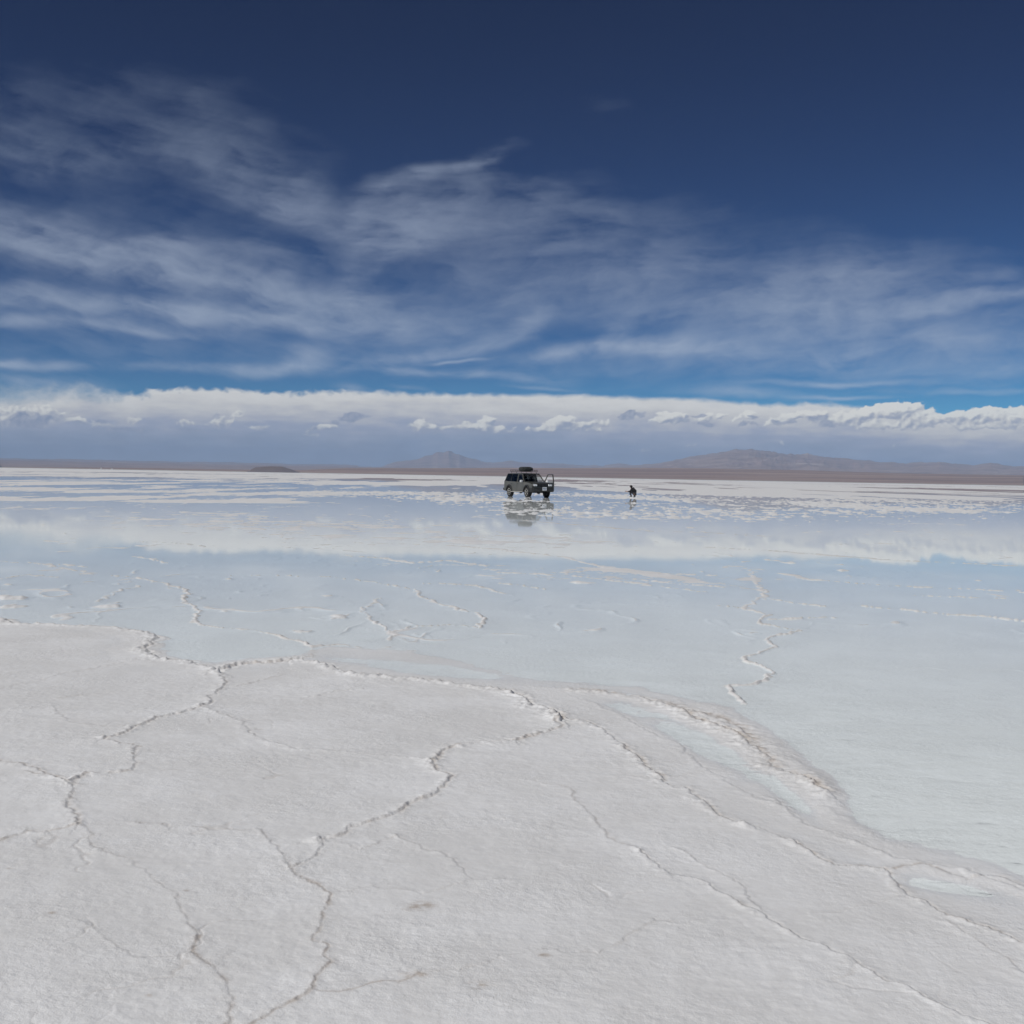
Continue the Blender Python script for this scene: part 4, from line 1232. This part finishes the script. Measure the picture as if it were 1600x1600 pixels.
# cabin
for x, ys in ((0.10, (-0.38, 0.38)), (-0.95, (-0.42, 0.0, 0.42))):
    for y in ys:
        w_ = 0.50 if len(ys) == 2 else 0.40
        se = MB().box((x, y, 0.80), (0.52, w_, 0.18)).box((x - 0.30, y, 1.10), (0.13, w_, 0.62), Matrix.Rotation(R(-12), 3, 'Y')).build("seat", CLOTH, car, bevel=0.04)
        MB().box((x - 0.38, y, 1.50), (0.09, 0.26, 0.17)).build("headrest", CLOTH, se, bevel=0.03)
MB().prism([(0.96, 0.95), (0.96, 1.16), (0.80, 1.20), (0.62, 1.15), (0.60, 1.00), (0.72, 0.90)], -0.80, 0.80).build("dashboard", DASHM, car, bevel=0.02)
sw2 = MB()
pr = [(0.47 + 0.07 * math.sin(t) , 0.38 + 0.19 * math.cos(t), 1.10 + 0.175 * math.sin(t)) for t in np.linspace(0, 2 * math.pi, 19)]
sw2.path(pr, 0.014).bar((0.66, 0.38, 1.02), (0.47, 0.38, 1.10), 0.025, seg=8).bar((0.47, 0.20, 1.10), (0.47, 0.56, 1.10), 0.02, seg=6)
sw2.build("steering_wheel", DASHM, car)
MB().box((0.46, 0.0, 1.69), (0.03, 0.20, 0.06)).build("inside_mirror", DASHM, car, bevel=0.01)

# roof rack: a low tubular basket on feet
rk = MB()
z1, z2 = 1.96, 2.06
for z in (z1, z2):
    c4 = [(0.28, -0.62, z), (0.28, 0.62, z), (-1.85, 0.66, z), (-1.85, -0.66, z), (0.28, -0.62, z)]
    rk.path(c4, 0.017)
for x in np.linspace(0.28, -1.85, 6):
    for sy in (-1, 1):
        yy_ = sy * (0.62 + 0.04 * (0.28 - x) / 2.13)
        rk.bar((x, yy_, z1), (x, yy_, z2), 0.013, seg=6)
for x in np.linspace(0.15, -1.75, 12):
    rk.bar((x, -0.63, z1), (x, 0.63, z1), 0.012, seg=6)
for x in (0.05, -0.8, -1.65):
    for sy in (-1, 1):
        rk.bar((x, sy * 0.66, 1.79), (x, sy * 0.63, z1), 0.03, 0.02)
rk.build("roof_rack", STEEL, car)

# the load strapped on the rack
ld = MB()
rg = random.Random(3)
r = bmesh.ops.create_icosphere(ld.bm, subdivisions=4, radius=1.0)['verts']
for v in r:
    k = v.co
    q = Vector((abs(k.x) ** 0.55 * (1 if k.x > 0 else -1), abs(k.y) ** 0.55 * (1 if k.y > 0 else -1), abs(k.z) ** 0.62 * (1 if k.z > 0 else -1)))
    wv = 1 + 0.05 * math.sin(7 * k.x + 3 * k.y) + 0.04 * math.sin(11 * k.y - 5 * k.z)
    v.co = Vector((q.x * 0.46 * wv, q.y * 0.47 * wv, max(0.0, 0.16 + q.z * 0.165 * wv)))
def carpt(x, y, z):
    return Vector((cx + hx * x + lx_ * y, cy + hy * x + ly_ * y, z - 0.004))
bun = empty("luggage_bundle", carpt(-0.52, 0.03, 1.973), HEAD)
tag(bun, "rounded dark canvas bundle strapped on top of the car's roof rack", "luggage")
ld.build("bag", CANVAS, bun, smooth=True)
for x in (-0.2, 0.2):
    sp_ = MB()
    pts = [(x, 0.505 * (abs(math.cos(t)) ** 0.6) * (1 if math.cos(t) > 0 else -1), max(0.014, 0.165 + 0.18 * (abs(math.sin(t)) ** 0.65) * (1 if math.sin(t) > 0 else -1))) for t in np.linspace(-0.6, math.pi + 0.6, 21)]
    sp_.path(pts, 0.014, 6)
    sp_.build("strap", PLASTIC, bun)
# ------------------------------------------------------------------ the crouching person, facing left with a small camera held out
pg = ground(988.6, 777.3)
sx_ = Vector((1, 0, 0))
person = empty("person", (pg.x, pg.y, -0.003), R(180) + R(-10))     # local +x is where the person faces
tag(person, "person in dark hooded jacket crouching on the wet salt with arms held out", "person")
SKIN = simple_mat("skin", (0.42, 0.26, 0.18), 0.55)
JACKET = simple_mat("dark_jacket", (0.016, 0.014, 0.016), 0.8, 0, 0.3, 0, 0.4, 12.0, (0.035, 0.032, 0.034))
TROUSERS = simple_mat("dark_trousers", (0.022, 0.022, 0.028), 0.85, 0, 0.3, 0, 0.4, 14.0, (0.05, 0.05, 0.055))
BOOT = simple_mat("boot_leather", (0.02, 0.017, 0.015), 0.6)
HAIRM = simple_mat("dark_hair", (0.012, 0.009, 0.008), 0.6)
CAMM = simple_mat("camera_grey", (0.10, 0.10, 0.105), 0.45)

def skin_mesh(name, pts, edges, mats, parent, sub=2, root=0):
    """pts: (x, y, z, rx, ry) joints; grown with a Skin modifier"""
    me = bpy.data.meshes.new(name)
    me.from_pydata([p[:3] for p in pts], edges, [])
    o = bpy.data.objects.new(name, me)
    COL.objects.link(o)
    o.parent = parent
    sm = o.modifiers.new("skin", 'SKIN'); sm.use_smooth_shade = True
    lay = me.skin_vertices[0].data if me.skin_vertices else None
    if lay is None:
        bpy.context.view_layer.objects.active = o
        lay = me.skin_vertices[0].data
    for i, p in enumerate(pts):
        lay[i].radius = (p[3], p[4] if len(p) > 4 else p[3])
        lay[i].use_root = (i == root)
    ss = o.modifiers.new("sub", 'SUBSURF'); ss.levels = sub; ss.render_levels = sub
    me.materials.append(mats)
    return o

# joints of the crouch: weight over the feet, back rounded, arms forward
FOOT = {1: 0.07, -1: -0.20}
def body_graph(grow=0.0, lims=None):
    pts, ed, idx = [], [], {}
    def add(k, x, y, z, rx, ry=None, par=None):
        idx[k] = len(pts); pts.append((x, y, z, rx + grow, (ry or rx) + grow))
        if par is not None: ed.append((idx[par], idx[k]))
    add('pelvis', -0.20, 0, 0.36, .145, .165)
    add('waist', -0.15, 0, 0.48, .125, .150, 'pelvis')
    add('chest', -0.03, 0, 0.60, .130, .165, 'waist')
    add('upper', 0.06, 0, 0.70, .100, .140, 'chest')
    add('neck', 0.11, 0, 0.765, .055, .055, 'upper')
    for s, n_ in ((1, 'l'), (-1, 'r')):
        add('sh' + n_, 0.065, s * .175, 0.685, .068, .068, 'upper')
        add('el' + n_, 0.21, s * .235, 0.50, .050, .050, 'sh' + n_)
        add('wr' + n_, 0.43, s * .085, 0.47, .034, .034, 'el' + n_)
        add('hip' + n_, -0.17, s * .10, 0.34, .095, .105, 'pelvis')
        sx = FOOT[s]
        add('kn' + n_, 0.17 + sx * .55, s * .19, 0.43, .068, .068, 'hip' + n_)
        add('sk' + n_, 0.10 + sx, s * .185, 0.26, .058, .058, 'kn' + n_)
        add('an' + n_, 0.02 + sx, s * .17, 0.095, .042, .042, 'sk' + n_)
    return pts, ed, idx
pts, ed, idx = body_graph()
# head and hands belong to the one continuous figure
def addp(k, x, y, z, rx, ry, par):
    idx[k] = len(pts); pts.append((x, y, z, rx, ry)); ed.append((idx[par], idx[k]))
addp('jaw', 0.155, 0, 0.815, .062, .060, 'neck')
addp('face', 0.185, 0, 0.875, .085, .074, 'jaw')
addp('crown', 0.175, 0, 0.945, .072, .066, 'face')
for s, n_ in ((1, 'l'), (-1, 'r')):
    addp('hb' + n_, 0.475, s * .070, 0.475, .030, .022, 'wr' + n_)
    addp('hm' + n_, 0.515, s * .060, 0.485, .036, .020, 'hb' + n_)
    addp('ht' + n_, 0.55, s * .052, 0.50, .034, .016, 'hm' + n_)
    addp('ft' + n_, 0.09 + FOOT[s], s * .19, 0.045, .040, .045, 'an' + n_)
    addp('to' + n_, 0.19 + FOOT[s], s * .215, 0.036, .034, .046, 'ft' + n_)
body_o = skin_mesh("body", pts, ed, SKIN, person)
# five fingers on each hand, unequal and bent round the little camera
fm = []
for s in (1, -1):
    for k, (dy, dz, L) in enumerate(((.0, .026, .072), (.0, .009, .080), (.0, -.008, .074), (.0, -.024, .058))):
        b0 = (0.545, s * .056, 0.497 + dz)
        b1 = (0.545 + L * .55, s * .050, 0.502 + dz)
        b2 = (0.545 + L * .85, s * .026, 0.503 + dz)
        b3 = (0.545 + L * .80, s * .010, 0.502 + dz)
        fm.append((b0, b1, b2, b3, .0095))
    fm.append(((0.505, s * .050, 0.515), (0.530, s * .042, 0.540), (0.558, s * .030, 0.548), (0.570, s * .020, 0.548), .011))
fp, fe = [], []
for a_, b_, c_, d_, r_ in fm:
    i0 = len(fp)
    for q, rr in ((a_, r_), (b_, r_ * .95), (c_, r_ * .85), (d_, r_ * .72)):
        fp.append((*q, rr, rr))
    fe += [(i0, i0 + 1), (i0 + 1, i0 + 2), (i0 + 2, i0 + 3)]
fo = skin_mesh("fingers", fp, fe, SKIN, body_o, 1)
for i in range(0, len(fp), 4): fo.data.skin_vertices[0].data[i].use_root = True

# jacket: a slightly larger skin over trunk and arms; trousers over hips and legs
def sub_graph(keys, grow, extra=None, root='pelvis'):
    m_ = {k: i for i, k in enumerate(keys)}
    P_ = [tuple(pts[idx[k]][:3]) + (pts[idx[k]][3] + grow.get(k, grow['*']), pts[idx[k]][4] + grow.get(k, grow['*'])) for k in keys]
    inv = {v: k for k, v in idx.items()}
    E_ = [(m_[inv[a]], m_[inv[b_]]) for a, b_ in ed if inv[a] in m_ and inv[b_] in m_]
    return P_, E_, m_[root]
jp, je, jr = sub_graph(['pelvis', 'waist', 'chest', 'upper', 'neck', 'shl', 'ell', 'wrl', 'shr', 'elr', 'wrr'], {'*': .026, 'pelvis': .006, 'wrl': .012, 'wrr': .012, 'neck': .022, 'waist': .040, 'chest': .040}, root='chest')
skin_mesh("jacket", jp, je, JACKET, body_o, 2, jr)
tp_, te, tr_ = sub_graph(['pelvis', 'hipl', 'knl', 'skl', 'anl', 'hipr', 'knr', 'skr', 'anr'], {'*': .018, 'pelvis': -.006, 'anl': .014, 'anr': .014})
skin_mesh("trousers", tp_, te, TROUSERS, body_o, 2, tr_)
for s, n_ in ((1, 'l'), (-1, 'r')):
    a = Vector(pts[idx['an' + n_]][:3]); f = Vector(pts[idx['ft' + n_]][:3]); t_ = Vector(pts[idx['to' + n_]][:3])
    skin_mesh("boot", [(a.x, a.y, a.z + .05, .056, .056), (a.x, a.y, a.z, .058, .060), (f.x, f.y, .050, .050, .056), (t_.x, t_.y, .044, .042, .055)], [(0, 1), (1, 2), (2, 3)], BOOT, body_o, 2)
# hood pulled up over dark hair, open round the face
hd = MB()
hd.ball((0.150, 0, 0.895), (0.128, 0.116, 0.128), 4)
for v in list(hd.bm.verts):
    k = v.co - Vector((0.150, 0, 0.895))
    fwd_ = k.x - 0.25 * k.z
    if fwd_ > 0.045 and abs(k.y) < 0.082 and k.z < 0.085:
        hd.bm.verts.remove(v)
ho_ = hd.build("hood", JACKET, body_o, smooth=True)
so_ = ho_.modifiers.new("thick", 'SOLIDIFY'); so_.thickness = 0.012
hr_ = MB().ball((0.172, 0, 0.925), (0.095, 0.088, 0.080), 3)
for v in list(hr_.bm.verts):
    if v.co.z < 0.925 and v.co.x > 0.19: hr_.bm.verts.remove(v)
hr_.build("hair", HAIRM, body_o, smooth=True)
nf = MB().ball((0.272, 0, 0.868), (0.020, 0.015, 0.020), 2).ball((0.255, 0, 0.838), (0.012, 0.026, 0.008), 2)
nf.build("nose", SKIN, body_o, smooth=True)
for s in (1, -1):
    MB().ball((0.250, s * .031, 0.892), (0.010, 0.014, 0.008), 2).build("eye", HAIRM, body_o, smooth=True)

# the camera in the hands: a thing of its own
ca, sa_ = math.cos(person.rotation_euler.z), math.sin(person.rotation_euler.z)
def pw(x, y, z): return Vector((pg.x + ca * x - sa_ * y, pg.y + sa_ * x + ca * y, z - .003))
ph = empty("camera_compact", pw(0.585, 0.0, 0.50), person.rotation_euler.z)
tag(ph, "small grey camera held out in front by the crouching person", "camera")
cbm = MB().box((0, 0, 0), (0.032, 0.118, 0.075)).build("camera_body", CAMM, ph, bevel=0.008)
MB().lathe([(0.030, 0.014), (0.030, 0.040), (0.026, 0.048), (0.018, 0.046)], (0, 0.012, 0.0), axis='x', seg=18).build("lens", PLASTIC, ph, smooth=True)
MB().lathe([(0.008, 0.036), (0.008, 0.044)], (0, 0.035, 0.0), axis='z', seg=10).build("shutter_button", CHROME, ph)

# ------------------------------------------------------------------ three tiny white buildings far away on the shore
HWALL = simple_mat("whitewash", (0.80, 0.79, 0.76), 0.9, 0, 0.2, 0, 0.3, 0.3, (0.65, 0.62, 0.58))
HROOF = simple_mat("tin_roof", (0.55, 0.54, 0.52), 0.5, 0.3)
for (px_h, w_, dp_, h_, lb) in ((141, 5.0, 5.0, 3.6, "tiny white hut on the far shore, the smallest and leftmost of three pale specks"),
                               (158, 7.5, 6.0, 6.6, "tiny white building on the far shore, the tallest speck, between two lower ones"),
                               (175, 9.0, 6.0, 5.0, "tiny white building on the far shore, the widest speck, right of the tallest")):
    q = at_dist(px_h, 733, 5960.0)
    e = empty("white_building", (q.x, 5960.0, 0.2), R(8))
    tag(e, lb, "building", "white buildings on the far shore")
    MB().box((0, 0, h_ / 2), (w_, dp_, h_)).build("wall", HWALL, e)
    MB().prism([(-w_ / 2 - .3, h_ + .01), (w_ / 2 + .3, h_ + .01), (0, h_ + 1.3)], -dp_ / 2 - .3, dp_ / 2 + .3).build("roof", HROOF, e)
    MB().box((w_ * .12, -dp_ / 2 - .02, 1.05), (1.0, 0.05, 2.1)).build("door", PLASTIC, e)
# ------------------------------------------------------------------ render settings
S.view_settings.view_transform = 'Standard'
S.view_settings.look = 'None'
S.view_settings.exposure = 0.0
S.view_settings.gamma = 1.0
S.view_settings.use_curve_mapping = False
S.render.engine = 'CYCLES'
S.cycles.max_bounces = 8
S.cycles.transparent_max_bounces = 12
S.cycles.volume_bounces = 1
S.cycles.use_denoising = True
S.cycles.denoiser = 'OPENIMAGEDENOISE'
S.cycles.denoising_input_passes = 'RGB_ALBEDO_NORMAL'
S.cycles.denoising_prefilter = 'ACCURATE'
